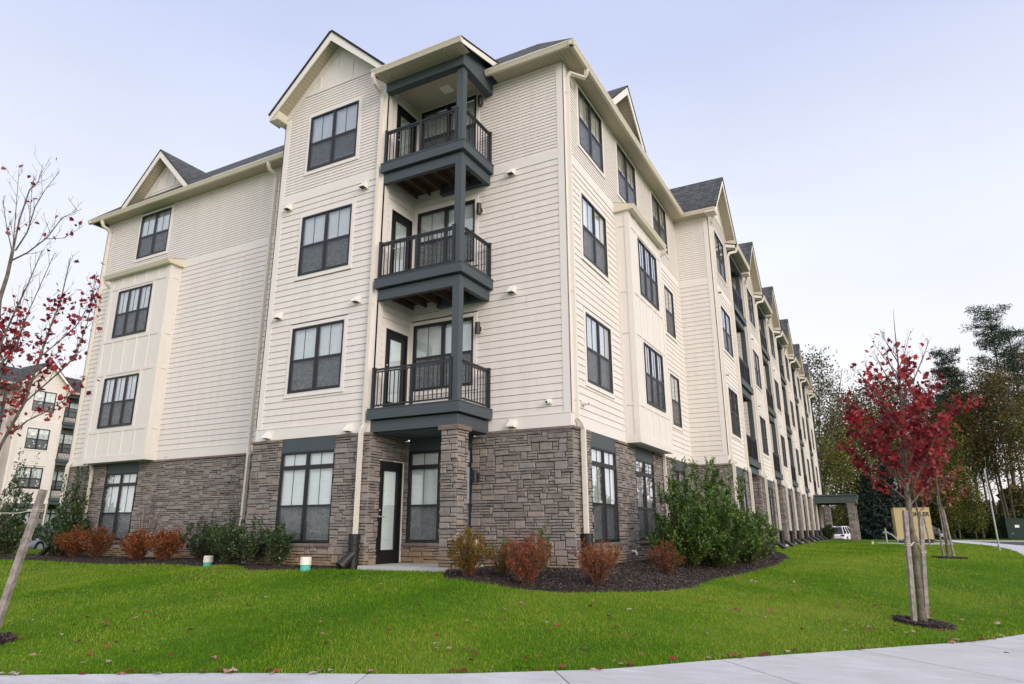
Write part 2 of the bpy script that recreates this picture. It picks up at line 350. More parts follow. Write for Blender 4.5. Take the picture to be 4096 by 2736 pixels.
def siding_wall(root, face, u0, u1, ops=(), cb=(1, 1), z0=ZC, z1=ZTOP, top_clip=None, zpeak=None, band=True):
    """lap siding with corner boards (cb), band boards and an optional gable on top"""
    c0 = u0+(.17 if cb[0] else .045); c1 = u1-(.17 if cb[1] else .045)
    mb = MB(); courses(mb, c0, c1, Z2, BAND[0], E1, ops); zt = z1 if not zpeak else z1
    courses(mb, c0, c1, BAND[1], zt-.09 if not zpeak else zt, E2, ops)
    if zpeak: courses(mb, c0, c1, zt, zpeak[0], E2, ops, clip=zpeak[1])
    put(mb, 'lap_siding', SIDING, root, face)
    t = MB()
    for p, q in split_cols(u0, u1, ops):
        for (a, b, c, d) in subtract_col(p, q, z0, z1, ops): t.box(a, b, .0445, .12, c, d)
    put(t, 'wall', SIDING_SHADE, root, face)
    t = MB(); w0 = -.026
    t.box(u0, u1, w0, 0, z0+.006, Z2-.004); t.box(u0-.004, u1+.004, w0-.012, 0, Z2-.004, Z2+.012)
    for p, q in cut([(c0, c1)], BAND[0]+.1, ops): t.box(p, q, w0+.006, 0, BAND[0], BAND[1])
    if not zpeak: 
        for p, q in cut([(c0, c1)], z1-.05, ops): t.box(p, q, w0+.004, 0, z1-.09, z1)
    for k, (a, b) in enumerate(((u0, c0), (c1, u1))):
        if cb[k]:
            g = .024 if k == 0 else 0
            t.box(a-(.026 if k == 0 else 0), b+(.026 if k == 1 else 0), w0, 0, Z2+.012, z1-.001)
        else: t.box(a, b, w0+.01, 0, Z2+.012, z1-.001)
    put(t, 'trim_board', TRIM, root, face)

# ------------------------------------------------------------------ windows and doors
WIN = {}
def win_meshes(key, w, h, n, rows, panel=0, trim=True, muntin=True, drape='blind', lift=0):
    """rows: list of (z0, z1, kind) fractions in metres from bottom; kind 'screen'|'pane'"""
    if key in WIN: return WIN[key]
    fr = MB(); gl = MB(); bl = MB(); scn = MB(); tr = MB(); mus = []
    o = .046; m = .070; yo, yi = -.037, .07
    fr.box(0, o, yo, yi, 0, h); fr.box(w-o, w, yo, yi, 0, h); fr.box(o, w-o, yo, yi, 0, o); fr.box(o, w-o, yo, yi, h-o, h)
    cw = (w-2*o-(n-1)*m)/n; cols = []
    for i in range(n):
        a = o+i*(cw+m); cols.append((a, a+cw))
        if i: fr.box(a-m, a, yo+.003, yi, o, h-o)
    for (z0, z1, kind) in rows:
        if z0 > .1:
            t = .045 if kind == 'pane' else .10
            for a, b in cols: fr.box(a, b, yo+.006, yi, z0-t/2, z0+t/2)
    for (z0, z1, kind) in rows:
        a0 = z0 if z0 > .1 else o; a1 = z1 if z1 < h-.1 else h-o
        for a, b in cols:
            s = .014      # sash
            for q in ((a, a+s, a0, a1), (b-s, b, a0, a1)): fr.box(q[0], q[1], -.022, .04, q[2], q[3])
            fr.box(a+s, b-s, -.022, .04, a0, a0+s+.01); fr.box(a+s, b-s, -.022, .04, a1-s, a1)
            gl.quad([(a, -.004, a0), (b, -.004, a0), (b, -.004, a1), (a, -.004, a1)])
            if kind == 'screen':
                scn.quad([(a+.004, -.03, a0), (b-.004, -.03, a0), (b-.004, -.03, a1), (a+.004, -.03, a1)])
            elif muntin:
                c = (a+b)/2; mu = MB(); mu.box(c-.007, c+.007, -.016, -.006, a0+s, a1-s); mus.append(mu)
    if drape == 'blind':
        z = .02; 
        for a, b in cols:
            z = max(o*.5, lift*h)
            if lift: bl.quad([(a+.006, .045, z-.03), (b-.006, .045, z-.03), (b-.006, .05, z), (a+.006, .05, z)])
            while z < h-.02:
                bl.quad([(a+.006, .052, z), (b-.006, .052, z), (b-.006, .066, z+.026), (a+.006, .066, z+.026)]); z += .0245
    else:
        for a, b in cols:
            k = 14; pts = [(a+(b-a)*i/k, .07+.022*math.sin(i*2.4+a*9)) for i in range(k+1)]
            for (p, q), (p2, q2) in zip(pts[:-1], pts[1:]): bl.quad([(p, q, .02), (p2, q2, .02), (p2, q2, h-.02), (p, q, h-.02)])
    dk = MB(); dk.box(.02, w-.02, .13, .14, .01, h-.01)
    for x0, x1 in ((.02, .04), (w-.04, w-.02)): dk.box(x0, x1, .07, .129, .01, h-.01)
    if trim:
        T = .095; y0 = -.030
        tr.box(-T, 0, y0, .02, -T, h+T); tr.box(w, w+T, y0, .02, -T, h+T); tr.box(0, w, y0+.003, .02, h, h+T); tr.box(0, w, y0+.003, .02, -T, 0)
        tr.box(-T-.01, w+T+.01, y0-.012, .0, -T-.018, -T)
    r = dict(frame=fr.mesh('window', FRAME), glass=gl.mesh('glass', GLASS), muntin=[q.mesh('muntin', MULL) for q in mus],
             blind=bl.mesh('blind' if drape == 'blind' else 'curtain', BLIND if drape == 'blind' else CURT), screen=scn.mesh('screen', SCREEN) if scn.f else None,
             backing=dk.mesh('backing', DARKROOM), trim=tr.mesh('casing', TRIM) if trim else None)
    WIN[key] = r; return r
def window(root, face, u, z, key, label=None, **k):
    r = win_meshes(key, **k); o = link('window', r['frame'], root, face.M(u, 0, z))
    if label: o['label'] = label
    for nm, kk in (('glass', 'glass'), ('muntin', 'muntin'), ('blind' if k.get('drape', 'blind') == 'blind' else 'curtain', 'blind'), ('insect_screen', 'screen'), ('backing', 'backing'), ('casing', 'trim')):
        for q in (r[kk] if isinstance(r[kk], list) else [r[kk]]):
            if q: link(nm, q, o)
    return o
H = 1.685
LR = random.Random(17)
LIFTS = (0, 0, 0, .28, 0, .12, 0, .46)
def lift_(): return LR.choice(LIFTS)
def w2(root, face, u, z, w=1.71, h=H, drape='blind', **k): lf = lift_(); return window(root, face, u, z, ('w2', w, h, drape, lf), w=w, h=h, lift=lf, n=2, rows=[(0, h*.49, 'screen'), (h*.49, h, 'pane')], drape=drape, **k)
def w1(root, face, u, z, w=1.0, h=H, drape='blind', **k): lf = lift_(); return window(root, face, u, z, ('w1', w, h, drape, lf), w=w, h=h, lift=lf, n=1, rows=[(0, h*.49, 'screen'), (h*.49, h, 'pane')], drape=drape, **k)
def w3(root, face, u, z, w=1.80, h=H, **k): return window(root, face, u, z, ('w3', w, h), w=w, h=h, n=3, rows=[(0, h*.49, 'screen'), (h*.49, h, 'pane')], **k)
def wg(root, face, u, w=1.68, z=1.325, top=3.415, n=2, far=False):
    h = top-z
    o = window(root, face, u, z, ('wg', w, h, n), w=w, h=h, n=n, rows=[(0, .83, 'screen'), (.83, 1.68, 'pane'), (1.715, h, 'trans')], trim=False)
    p = MB(); p.box(0, w, -.015, .06, top+.004, ZC); p.box(-.01, w+.01, -.03, -.015, top, top+.035); put(p, 'head_panel', SLATE, root, face, u=u)
    s = MB(); rnd = random.Random(int(u*10)); t = -.06
    while t < w+.05:
        e = min(w+.06, t+rnd.uniform(.5, .8)); s.prism([(-.085, z-.07), (-.09, z-.02), (-.075, z-.004), (.03, z-.004), (.03, z-.07)], t+.003, e-.003, axis='x'); t = e
    put(s, 'window_sill', CAPST, root, face, u=u)
    return o
DOORM = {}
def door(root, face, u, z, w=.86, h=2.04, stone=False):
    key = (w, h, stone)
    if key not in DOORM:
        d = MB(); d.box(0, .05, -.03, .06, 0, h); d.box(w-.05, w, -.03, .06, 0, h); d.box(.05, w-.05, -.03, .06, h-.05, h)
        gx0, gx1, gz0, gz1 = .19, w-.19, .28, h-.22
        for q in ((.055, gx0, .02, h-.055), (gx1, w-.055, .02, h-.055), (gx0, gx1, .02, gz0), (gx0, gx1, gz1, h-.055)): d.box(q[0], q[1], -.006, .04, q[2], q[3])
        d.box(gx0-.03, gx0, -.02, -.006, gz0-.03, gz1+.03); d.box(gx1, gx1+.03, -.02, -.006, gz0-.03, gz1+.03); d.box(gx0, gx1, -.02, -.006, gz0-.03, gz0); d.box(gx0, gx1, -.02, -.006, gz1, gz1+.03)
        g = MB(); g.quad([(gx0, 0, gz0), (gx1, 0, gz0), (gx1, 0, gz1), (gx0, 0, gz1)])
        b = MB(); zz = gz0
        while zz < gz1: b.quad([(gx0, .02, zz), (gx1, .02, zz), (gx1, .032, zz+.026), (gx0, .032, zz+.026)]); zz += .0245
        hd = MB()
        hd.sweep([(.115, -.006, 1.0), (.115, -.06, 1.0)], .012, sides=8); hd.sweep([(.115, -.055, 1.0), (.22, -.06, .995)], .010, sides=8)
        for zz in (1.0, 1.14): hd.sweep([(.115, -.006, zz), (.115, -.022, zz)], .030, sides=12)
        tr = MB(); T = .095
        if not stone: tr.box(-T, 0, -.034, .02, 0, h+T); tr.box(w, w+T, -.034, .02, 0, h+T); tr.box(0, w, -.031, .02, h, h+T)
        else: tr.box(w, w+.03, -.05, .02, 0, h); tr.box(0, w+.03, -.05, .02, h, h+.02)
        DOORM[key] = (d.mesh('door', DOOR), g.mesh('glass', GLASS), b.mesh('blind', BLIND), hd.mesh('handle', STEEL, True), tr.mesh('casing', TRIM))
    d, g, b, hd, tr = DOORM[key]; o = link('door', d, root, face.M(u, 0, z))
    for nm, m in (('glass', g), ('blind', b), ('handle', hd), ('casing', tr)): link(nm, m, o)
    return o

# ------------------------------------------------------------------ small fixtures
def lamp_mesh():
    m = MB(); m.box(-.055, .055, -.016, 0, -.09, .09, mi=1); m.box(-.035, .035, -.09, -.016, -.045, .045); m.sweep([(0, -.14, -.14), (0, -.14, .14)], .062, sides=20); return m.mesh('wall_lamp', [BLACK, TRIM])
LAMP = lamp_mesh(); LAMPS = LAMP.copy(); LAMPS.materials[1] = SLATE
def hood_mesh():
    m = MB(); m.box(-.11, .11, -.02, 0, -.10, .13, mi=1)
    m.prism([(-.02, .10), (-.17, -.045), (-.17, -.075), (-.02, -.075)], -.085, .085, axis='x'); m.box(-.07, .07, -.16, -.03, -.078, -.0755, mi=2); return m.mesh('vent_hood', [WHITEP, TRIM, GROOVE])
HOOD = hood_mesh()
def cam_mesh():
    m = MB(); m.box(-.06, .06, -.02, 0, -.06, .06); m.sweep([(0, -.02, 0), (0, -.075, 0)], .055, sides=16)
    m.sweep([(0, -.075, -.0), (0, -.12, -.008), (0, -.145, -.014)], .05, sides=16, rad=[.052, .046, .028]); m.sweep([(0, -.146, -.014), (0, -.15, -.015)], .024, sides=14, mi=1); return m.mesh('security_camera', [WHITEP, BLACK], True)
CAMM = cam_mesh()
def downspout(root, face, u, zt, n0=.07, shoe_z=1.5, gut_n=.55, gz=12.9, bend=3.9, lower_n=.13, ushift=.0, ulow=0.0, lowpipe=True, style=0, flip=False):
    """rectangular cream leader: gutter elbow, straight run, kick-out over the stone, black adapter and splash elbow at the foot"""
    m = MB(); g = u+ushift
    P = [(g, -gut_n, gz), (g, -gut_n, gz-.14), (g, -gut_n+.06, gz-.24), (u, -n0-.08, zt+.05), (u, -n0, zt-.08), (u, -n0, bend), (u+ulow*.5, -(n0+lower_n)*.5-.02, bend-.10), (u+ulow, -lower_n, bend-.22), (u+ulow, -lower_n, shoe_z)]
    m.sweep(P, .095, .075, upv=(1, 0, 0)); 
    for zz in (zt-.5, bend+2.9, bend+.4, 2.9, 2.1): m.box(u+(ulow if zz < bend else 0)-.05, u+(ulow if zz < bend else 0)+.05, -(lower_n if zz < bend else n0)-.041, -(lower_n if zz < bend else n0)+.041, zz, zz+.02)
    o = put(m, 'downspout', LEADER, root, face)
    if lowpipe:
        b = MB(); x = u+ulow; y = -lower_n-.02; zb = .72
        pts = [(x, y, shoe_z+.03), (x, y, shoe_z-.05), (x, y, 1.2), (x, y, zb)]
        b.sweep(pts, .085, sides=16, rad=[.125, .120, .11, .11])
        for zz in (shoe_z-.02, shoe_z-.14, shoe_z-.26): b.sweep([(x, y, zz), (x, y, zz-.035)], .130, sides=16)
        sd = -1 if not flip else 1
        if style == 0: b.sweep([(x, y-.02, 1.12), (x-.12*sd*0-.05, y-.16, .99), (x-.10, y-.27, .86)], .075, sides=16, rad=[.10, .105, .13])
        else: b.sweep([(x, y-.02, 1.18), (x+.05, y-.30, .96), (x+.10, y-.5, .80)], .088, sides=12)
        bo = put(b, 'drain_pipe', PIPEB, root, face, smooth=False); 
    return o
def gutter(root, face, u0, u1, n, z=12.97, name='gutter', drop=.13, depth=.12):
    """K-style gutter, its outer lip at n"""
    m = MB(); m.prism([(-n+depth, z), (-n+depth, z-drop), (-n+.05, z-drop), (-n+.02, z-.06), (-n, z-.025), (-n, z), (-n+.012, z), (-n+.012, z-.02)], u0, u1, axis='x')
    return put(m, name, GUTTER, root, face)
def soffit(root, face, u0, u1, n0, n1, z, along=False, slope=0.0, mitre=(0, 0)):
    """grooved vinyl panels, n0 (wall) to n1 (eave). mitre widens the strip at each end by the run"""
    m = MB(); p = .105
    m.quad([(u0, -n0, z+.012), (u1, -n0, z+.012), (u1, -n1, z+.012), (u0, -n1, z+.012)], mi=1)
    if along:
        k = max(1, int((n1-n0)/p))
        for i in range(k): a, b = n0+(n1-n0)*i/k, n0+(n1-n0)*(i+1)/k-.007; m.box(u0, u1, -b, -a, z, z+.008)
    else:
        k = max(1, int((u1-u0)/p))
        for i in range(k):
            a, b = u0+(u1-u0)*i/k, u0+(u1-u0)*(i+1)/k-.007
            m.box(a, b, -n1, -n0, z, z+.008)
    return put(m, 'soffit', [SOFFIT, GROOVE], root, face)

def roof_quad(mb, pts):
    """sheet with UV in metres: u along the eave pts[0]->pts[1]"""
    P = [Vector(p) for p in pts]; e = (P[1]-P[0]).normalized(); nrm = (P[1]-P[0]).cross(P[-1]-P[0]).normalized(); w = nrm.cross(e)
    mb.quad(pts, uv=[((p-P[0]).dot(e), (p-P[0]).dot(w)) for p in P])

SLOPE = .97
def gable(root, face, u0, u1, nplane, zeave, over=.40, side=.28, back=2.9, wall_band=13.58, slope=SLOPE, bays=True, near=1, far=1, soff=True):
    """front gable roof on a bay; nplane = wall plane n"""
    c = (u0+u1)/2; half = (u1-u0)/2+side; zp = zeave+slope*half; nf = nplane+over
    r = MB(); th = .05
    for s in (-1, 1):
        e0, e1 = (c+s*half, -nf-.03, zeave+.02), (c+s*half, back, zeave+.02)
        p0, p1 = (c, -nf-.03, zp+.02), (c, back, zp+.02)
        roof_quad(r, [e0, e1, p1, p0] if s < 0 else [e1, e0, p0, p1])
        L = math.hypot(half, zp-zeave); nx, nz = s*(zp-zeave)/L*th, half/L*th
        q = [tuple(Vector(a)+Vector((nx, 0, nz))) for a in (e0, e1, p1, p0)]; roof_quad(r, q)
        r.quad([e0, p0, q[3], q[0]], uv=[(0, 0)]*4); r.quad([e0, e1, q[1], q[0]], uv=[(0, 0)]*4)
    put(r, 'shingle_roof', SHING, root, face)
    # rake boards
    w = .20; sl = math.atan(slope); dz = w/math.cos(sl)
    for s in (-1, 1):
        k = MB(); k.prism([(c+s*half, zeave+.01), (c, zp+.01), (c, zp+.01-dz), (c+s*half, zeave+.01-dz*.62)], -nf, -nf+.03, axis='y')
        put(k, 'rake_board', RAKE, root, face)
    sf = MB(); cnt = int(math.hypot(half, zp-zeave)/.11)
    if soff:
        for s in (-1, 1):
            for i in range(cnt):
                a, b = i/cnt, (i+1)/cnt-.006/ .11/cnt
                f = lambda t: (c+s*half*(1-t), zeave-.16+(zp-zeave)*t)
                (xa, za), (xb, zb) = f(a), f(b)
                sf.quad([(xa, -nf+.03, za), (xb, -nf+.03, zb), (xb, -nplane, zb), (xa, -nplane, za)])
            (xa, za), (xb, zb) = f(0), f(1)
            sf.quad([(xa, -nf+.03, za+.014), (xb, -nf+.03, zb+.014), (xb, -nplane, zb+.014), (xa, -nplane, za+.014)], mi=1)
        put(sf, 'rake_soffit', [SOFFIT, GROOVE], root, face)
        # boxed eave returns at the foot of each rake
        for s, on in ((-1, near), (1, far)):
            if on:
                bx = MB()
                a, b = c+s*half, c+s*(half-side)
                bx.prism([(min(a, b), zeave-.13), (max(a, b), zeave-.13), (max(a, b), zeave+.0+(side*slope if s < 0 else -.02)), (min(a, b), zeave+.0+(side*slope if s > 0 else -.02))], -nf+.031, -nplane, axis='y'); put(bx, 'eave_return', GUTTER, root, face)
    # board and batten panel in the peak
    pb = MB(); sw = slope; zb = wall_band
    hw = lambda z: (zp-.16-z)/sw
    pb.prism([(c-hw(zb), zb), (c+hw(zb), zb), (c, zp-.16)], -nplane-.012, -nplane+.02, axis='y')
    y0 = -nplane-.03
    pb.box(c-hw(zb), c+hw(zb), y0, -nplane, zb-.10, zb)
    for o in (-.66, -.06, .5):
        if abs(o) < hw(zb)-.1: pb.box(c+o, c+o+.055, y0, -nplane, zb, zp-.16-sw*max(abs(o), abs(o+.055)))
    for s in (-1, 1):
        t = .17; pb.prism([(c+s*hw(zeave), zeave), (c, zp-.16), (c, zp-.16-t*1.35), (c+s*(hw(zeave)-t*1.2), zeave)], y0-.004, -nplane, axis='y')
    put(pb, 'gable_panel', PANEL, root, face)
    return c, half, zp

# ------------------------------------------------------------------ balconies
RAILH = .93
def rail_run(mb, p, q, z, posts=(1, 1)):
    P, Q = Vector(p), Vector(q); L = (Q-P).length; d = (Q-P)/L
    mb.sweep([(*P, z+RAILH-.02), (*Q, z+RAILH-.02)], .055, .04); mb.sweep([(*P, z+RAILH-.075), (*Q, z+RAILH-.075)], .025, .03); mb.sweep([(*P, z+.075), (*Q, z+.075)], .035, .035)
    n = max(2, round(L/.118))
    for i in range(1, n): t = P+d*L*i/n; mb.box(t.x-.0085, t.x+.0085, t.y-.0085, t.y+.0085, z+.09, z+RAILH-.08)
    for k, t in ((0, P), (1, Q)):
        if posts[k]: mb.box(t.x-.035, t.x+.035, t.y-.035, t.y+.035, z, z+RAILH+.02); mb.box(t.x-.042, t.x+.042, t.y-.042, t.y+.042, z+RAILH+.02, z+RAILH+.035)
def balcony(root, face, u0, u1, n, z, top=False, first=False):
    """deck slab z = top of deck; attached to the bay at u0 and to the wall n=0"""
    d = MB(); d.box(u0-.03, u1, -n, .0, z-.245, z-.022); d.box(u0-.03, u1+.012, -n-.012, .0, z-.022, z, mi=0)
    o = put(d, 'balcony', SLATE, root, face)
    d2 = MB(); bt = z-.27
    # cladded beam ring, set back under the deck, with joists inside
    d2.box(u0+.02, u1-.1, -n+.1, -n+.22, z-.52, bt); d2.box(u1-.22, u1-.1, -n+.22, .0, z-.52, bt); d2.box(u0+.9, u1-.22, -.16, -.0, z-.50, bt)
    link('beam', d2.mesh('beam', SLATE), o)
    j = MB(); t = u0+.18
    while t < u1-.3: j.box(t, t+.04, -n+.221, -.161, z-.45, z-.246); t += .40
    j.box(u0, u1-.22, -n+.22, 0, z-.262, z-.2455); link('joist', j.mesh('joist', WOODJ), o)
    r = MB(); pu = u1-.19
    rail_run(r, (u0+.05, -n+.09), (pu-.0-.08, -n+.09), z); rail_run(r, (u1-.09, -n+.28), (u1-.09, -.05), z, (0, 1))
    mid = (u0+pu)/2; r.box(mid-.032, mid+.032, -n+.06, -n+.12, z, z+RAILH)
    link('railing', r.mesh('railing', BLACK), o)
    return o
def post(root, face, u1, n, z0, z1):
    m = MB(); m.box(u1-.28, u1-.10, -n+.09, -n+.27, z0, z1); put(m, 'post', SLATE, root, face)
def unit(root, face, u0, wb, D, wd, wgap, nb=None, detail=True, first=False, side=.42, slope=1.03, winu=.98):
    """a gabled bay, the stacked balconies beside it and the recessed wall behind them"""
    nb = nb or D+.14; u1 = u0+wb; ud = u1+wd; uw = u0+winu; W_ = 1.71
    F = face.sub(0, D, 0)
    zs = (4.872, 7.982, 11.04)
    g_op = (uw, uw+W_, 1.325, 3.8)
    stone_wall(root, F, u0, u1, ops=[(uw, uw+W_, 1.25, 3.75)], capops=[(uw-.02, uw+W_+.02)], fine=detail, ends=(1, 1))
    ops = [(uw-.09, uw+W_+.09, z-.09, z+H+.09) for z in zs]
    zpk = 12.95+slope*(wb/2+side); cc = (u0+u1)/2; SLOPE = slope
    siding_wall(root, F, u0, u1, ops=ops, z1=12.9, zpeak=(13.48, lambda z: (cc-(zpk-.3-z)/SLOPE, cc+(zpk-.3-z)/SLOPE)))
    # solid gable wall behind
    gw = MB(); gw.prism([(u0, 12.9), (u1, 12.9), (u1, 13.05), (cc, zpk-.1), (u0, 13.05)], .001, .1, axis='y'); put(gw, 'gable_wall', TRIM, root, F)
    for z in zs: w2(root, F, uw, z, w=W_)
    wg(root, F, uw, w=W_)
    gable(root, face, u0, u1, D, 12.95, side=side, slope=slope)
    # near side
    A = face.sub(u0, 0, -90); stone_wall(root, A, 0, D, fine=detail, ends=(0, 1)); siding_wall(root, A, 0, D, cb=(0, 1))
    gutter(root, A, -2.0, D+.38, side+.03, z=12.99); soffit(root, A, -.5, D+.37, 0, side-.09, 12.85)
    # far side with the balcony doors
    B = face.sub(u1, D, 90); du = .33
    stone_wall(root, B, 0, D, ops=[(du, du+.86, .8, 3.12)], fine=detail, ends=(1, 0)); dz = (4.25, 7.39, 10.475)
    siding_wall(root, B, 0, D, cb=(1, 0), ops=[(du-.09, du+.95, z, z+2.14) for z in dz])
    for z in dz: door(root, B, du, z)
    door(root, B, du, .90, h=2.24, stone=True)
    # recessed wall
    nu = u1+.14; nw = 1.76
    stone_wall(root, face, u1, ud+wgap, ops=[(nu, nu+nw, 1.25, 3.75)], capops=[(u1, ud-.45)], fine=detail, ends=(0, 1 if first else 0))
    siding_wall(root, face, u1, ud+wgap, ops=[(nu-.09, nu+nw+.09, z-.09, z+H+.09) for z in zs], cb=(0, 1 if first else 0))
    for z in zs: w2(root, face, nu, z, w=nw)
    wg(root, face, nu, w=nw)
    if detail:
        for z in (2.75, 6.2, 9.3, 12.4): link('wall_lamp', LAMPS if z < 3 else LAMP, root, face.M(nu+nw+.19, .062 if z < 3 else .012, z))
    for z in dz: balcony(root, face, u1, ud, nb, z)
    pc = MB(); pc.box(u1+.02, ud-.1, -nb+.221, 0, 3.70, 3.728); put(pc, 'patio_ceiling', SLATE, root, face)
    for a, b in zip((4.25, 7.39, 10.475), (6.87, 9.955, 12.55)): post(root, face, ud, nb, a, b)
    # stone column
    cm = MB(); rnd = random.Random(int(u0*10)); cu0, cu1 = ud-.46, ud-.02; n1, n0 = nb-.03, nb-.46
    core = MB(); core.box(cu0+.02, cu1-.02, -n1+.02, -n0-.02, .84, 3.63); put(core, 'column_core', MORTAR, root, face)
    for fc, w in ((face.sub(cu0+.045, n1-.045, 0), cu1-cu0-.09), (face.sub(cu1-.045, n1-.045, 90), n1-n0-.09), (face.sub(cu1-.045, n0+.045, 180), cu1-cu0-.09), (face.sub(cu0+.045, n0+.045, -90), n1-n0-.09)):
        m = MB(); stones(m, -.03, w+.03, .84, 3.63, [], rnd, fine=detail); put(m, 'stone_column', STONES, root, fc)
    cp = MB(); cp.prism([(cu0-.04, -n1-.04), (cu1+.04, -n1-.04), (cu1+.04, -n0+.04), (cu0-.04, -n0+.04)], 3.632, 3.73, axis='z'); put(cp, 'column_cap', CAPST, root, face)
    # top balcony: beam, ceiling and shed roof
    tb = MB(); zb = 12.545
    tb.box(u1+.03, ud-.04, -nb-.0, -nb+.2, zb, 12.83); tb.box(ud-.24, ud-.04, -nb+.2, 0, zb, 12.83); put(tb, 'roof_beam', SLATE, root, face)
    G_ = D+.62 if first else D+.52
    soffit(root, face, u1+.0, ud+.12, nb-.0, G_-.1, 12.80)
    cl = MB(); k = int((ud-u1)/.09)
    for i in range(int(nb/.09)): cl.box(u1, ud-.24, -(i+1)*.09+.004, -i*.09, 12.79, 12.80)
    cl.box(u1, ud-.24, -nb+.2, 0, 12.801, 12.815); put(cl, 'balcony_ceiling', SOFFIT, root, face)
    vb = MB(); vb.box(u1+1.15, u1+1.45, -.7, -.4, 12.765, 12.788)
    for i in range(4): vb.box(u1+1.17, u1+1.43, -.67+i*.065, -.645+i*.065, 12.758, 12.765)
    put(vb, 'ceiling_vent', WHITEP, root, face)
    gutter(root, face, u1-.12, ud+.15, G_, z=12.95)
    rs = MB(); sl = .27; nbk = -.4
    z0 = 12.96; z1 = z0+sl*(G_-nbk); a, b = u1-.14, ud+.16
    roof_quad(rs, [(a, -G_+.05, z0), (b, -G_+.05, z0), (b, -nbk, z1), (a, -nbk, z1)])
    rs.quad([(a, -G_+.05, z0), (a, -nbk, z1), (a, -nbk, z1-.03), (a, -G_+.05, z0-.03)], uv=[(0, 0)]*4); rs.quad([(b, -G_+.05, z0), (b, -nbk, z1), (b, -nbk, z1-.03), (b, -G_+.05, z0-.03)], uv=[(0, 0)]*4)
    put(rs, 'shingle_roof', SHING, root, face)
    gb = MB()
    for x in (ud-.09, u1+.03): gb.prism([(-nb, 12.831), (-nbk, 12.831), (-nbk, z1-.04), (-nb, z0+sl*(G_-nb)-.04)], x, x+.05, axis='x')
    gb.prism([(u1+.05, 12.831), (ud-.05, 12.831), (ud-.05, z0+sl*(G_-nb)-.04), (u1+.05, z0+sl*(G_-nb)-.04)], -nb+.01, -nb+.05, axis='y'); put(gb, 'beam_infill', SLATE, root, face)
    for x in (a+.02, b-.045):
        rb = MB(); rb.prism([(-G_+.06, z0-.035), (-nbk, z1-.035), (-nbk, z1-.22), (-G_+.06, z0-.16)], x, x+.025, axis='x'); put(rb, 'rake_board', RAKE, root, face)
    # leaders at both corners of the bay
    downspout(root, F, u1-.14, 12.55, gut_n=(G_-D-.07), gz=12.88, ushift=.06, ulow=-.03, style=0 if first else 1)
    if not first: downspout(root, F, u0+.14, 12.55, gut_n=.2, gz=12.88, ushift=-.10, style=1)
    if first:
        for u, z in ((u0+.46, 3.86), (u1-.6, 3.86), (u0+.45, 6.97), (u1-.6, 6.99), (u0+.43, 10.08), (u1-.6, 10.06)): link('vent_hood', HOOD, root, F.M(u, .02, z))
    else:
        for z in (3.86, 6.95, 10.05): link('vent_hood', HOOD, root, F.M(u0+.5, .02, z))
    p = MB(); p.box(u1, ud-.2, -nb-.06, 0, .74, .88); o = put(p, 'patio_slab', CONC, root, face)

def bay_box(root, face, u0, u1, n, wu, gap=.22, wuw=1.80):
    """two-storey board and batten box hung on the wall"""
    z0, z1 = ZC, 10.2; F = face.sub(0, n, 0)
    zs = (4.872, 7.982); m = MB()
    for p, q in split_cols(u0, u1, [(wu, wu+wuw, 0, 9)]):
        for (a, b, c, d) in subtract_col(p, q, z0, z1, [(wu, wu+wuw, z, z+H) for z in zs]): m.box(a, b, .0, .1, c, d)
    m.box(u0, u0+.1, .1, n-.001, z0, z1); m.box(u1-.1, u1, .1, n-.001, z0, z1); m.box(u0+.1, u1-.1, .1, n-.001, z0, z0+.1)
    b = put(m, 'bay_box', PANEL, root, F)
    t = MB(); y = -.022
    W = u1-u0
    t.box(u0-.02, u0+.15, y, 0, z0+.2, z1); t.box(u1-.15, u1+.02, y, 0, z0+.2, z1)
    t.box(u0-.022, u1+.022, y-.006, 0, z0, z0+.2)
    for zz in (4.71, 6.66, 7.82, 9.76): t.box(u0+.15, u1-.15, y+.004, 0, zz, zz+.10)
    nb = 5
    for i in range(1, nb):
        x = u0+.02+W*i/nb; 
        for (a, c) in ((z0+.2, 4.71), (6.76, 7.82), (9.86, z1)): t.box(x-.028, x+.028, y+.002, 0, a, c)
    for x in (wu-.12, wu+wuw+.03):
        for (a, c) in ((4.81, 6.66), (7.92, 9.76)): t.box(x, x+.09, y+.003, 0, a, c)
    # the cheeks
    for x, s in ((u0, -1), (u1, 1)):
        xa, xb = (x-.02, x) if s < 0 else (x, x+.02)
        t.box(xa, xb, 0, .12, z0+.2, z1); t.box(xa, xb, n-.09, n, z0+.2, z1); t.box(xa-.003 if s < 0 else xa, xb+.003 if s > 0 else xb, 0, n, z0, z0+.2)
        for zz in (4.71, 6.66, 7.82, 9.76): t.box(xa, xb, .12, n-.09, zz, zz+.05)
    link('batten', t.mesh('batten', PANEL), b)
    for z in zs: 
        w3(root, F, wu, z, w=wuw, trim=False)
    gutter(root, F, u0-gap, u1+.12, .22, z=10.33, name='box_gutter')
    r = MB(); roof_quad(r, [(u0-gap+.02, -.17, 10.34), (u1+.14, -.17, 10.34), (u1+.14, n, 10.34+.28*(n+.2)), (u0-gap+.02, n, 10.34+.28*(n+.2))]); 
    put(r, 'shingle_roof', SHING, root, F)
    sfm = MB(); sfm.box(u0-gap+.02, u1+.13, -.10, n-.0, 10.2, 10.212)
    for x in (u0-gap+.02, u1+.105): sfm.prism([(-.18, 10.212), (n, 10.212), (n, 10.33+.28*(n+.2)), (-.18, 10.33)], x, x+.025, axis='x')
    put(sfm, 'box_eave', GUTTER, root, F)

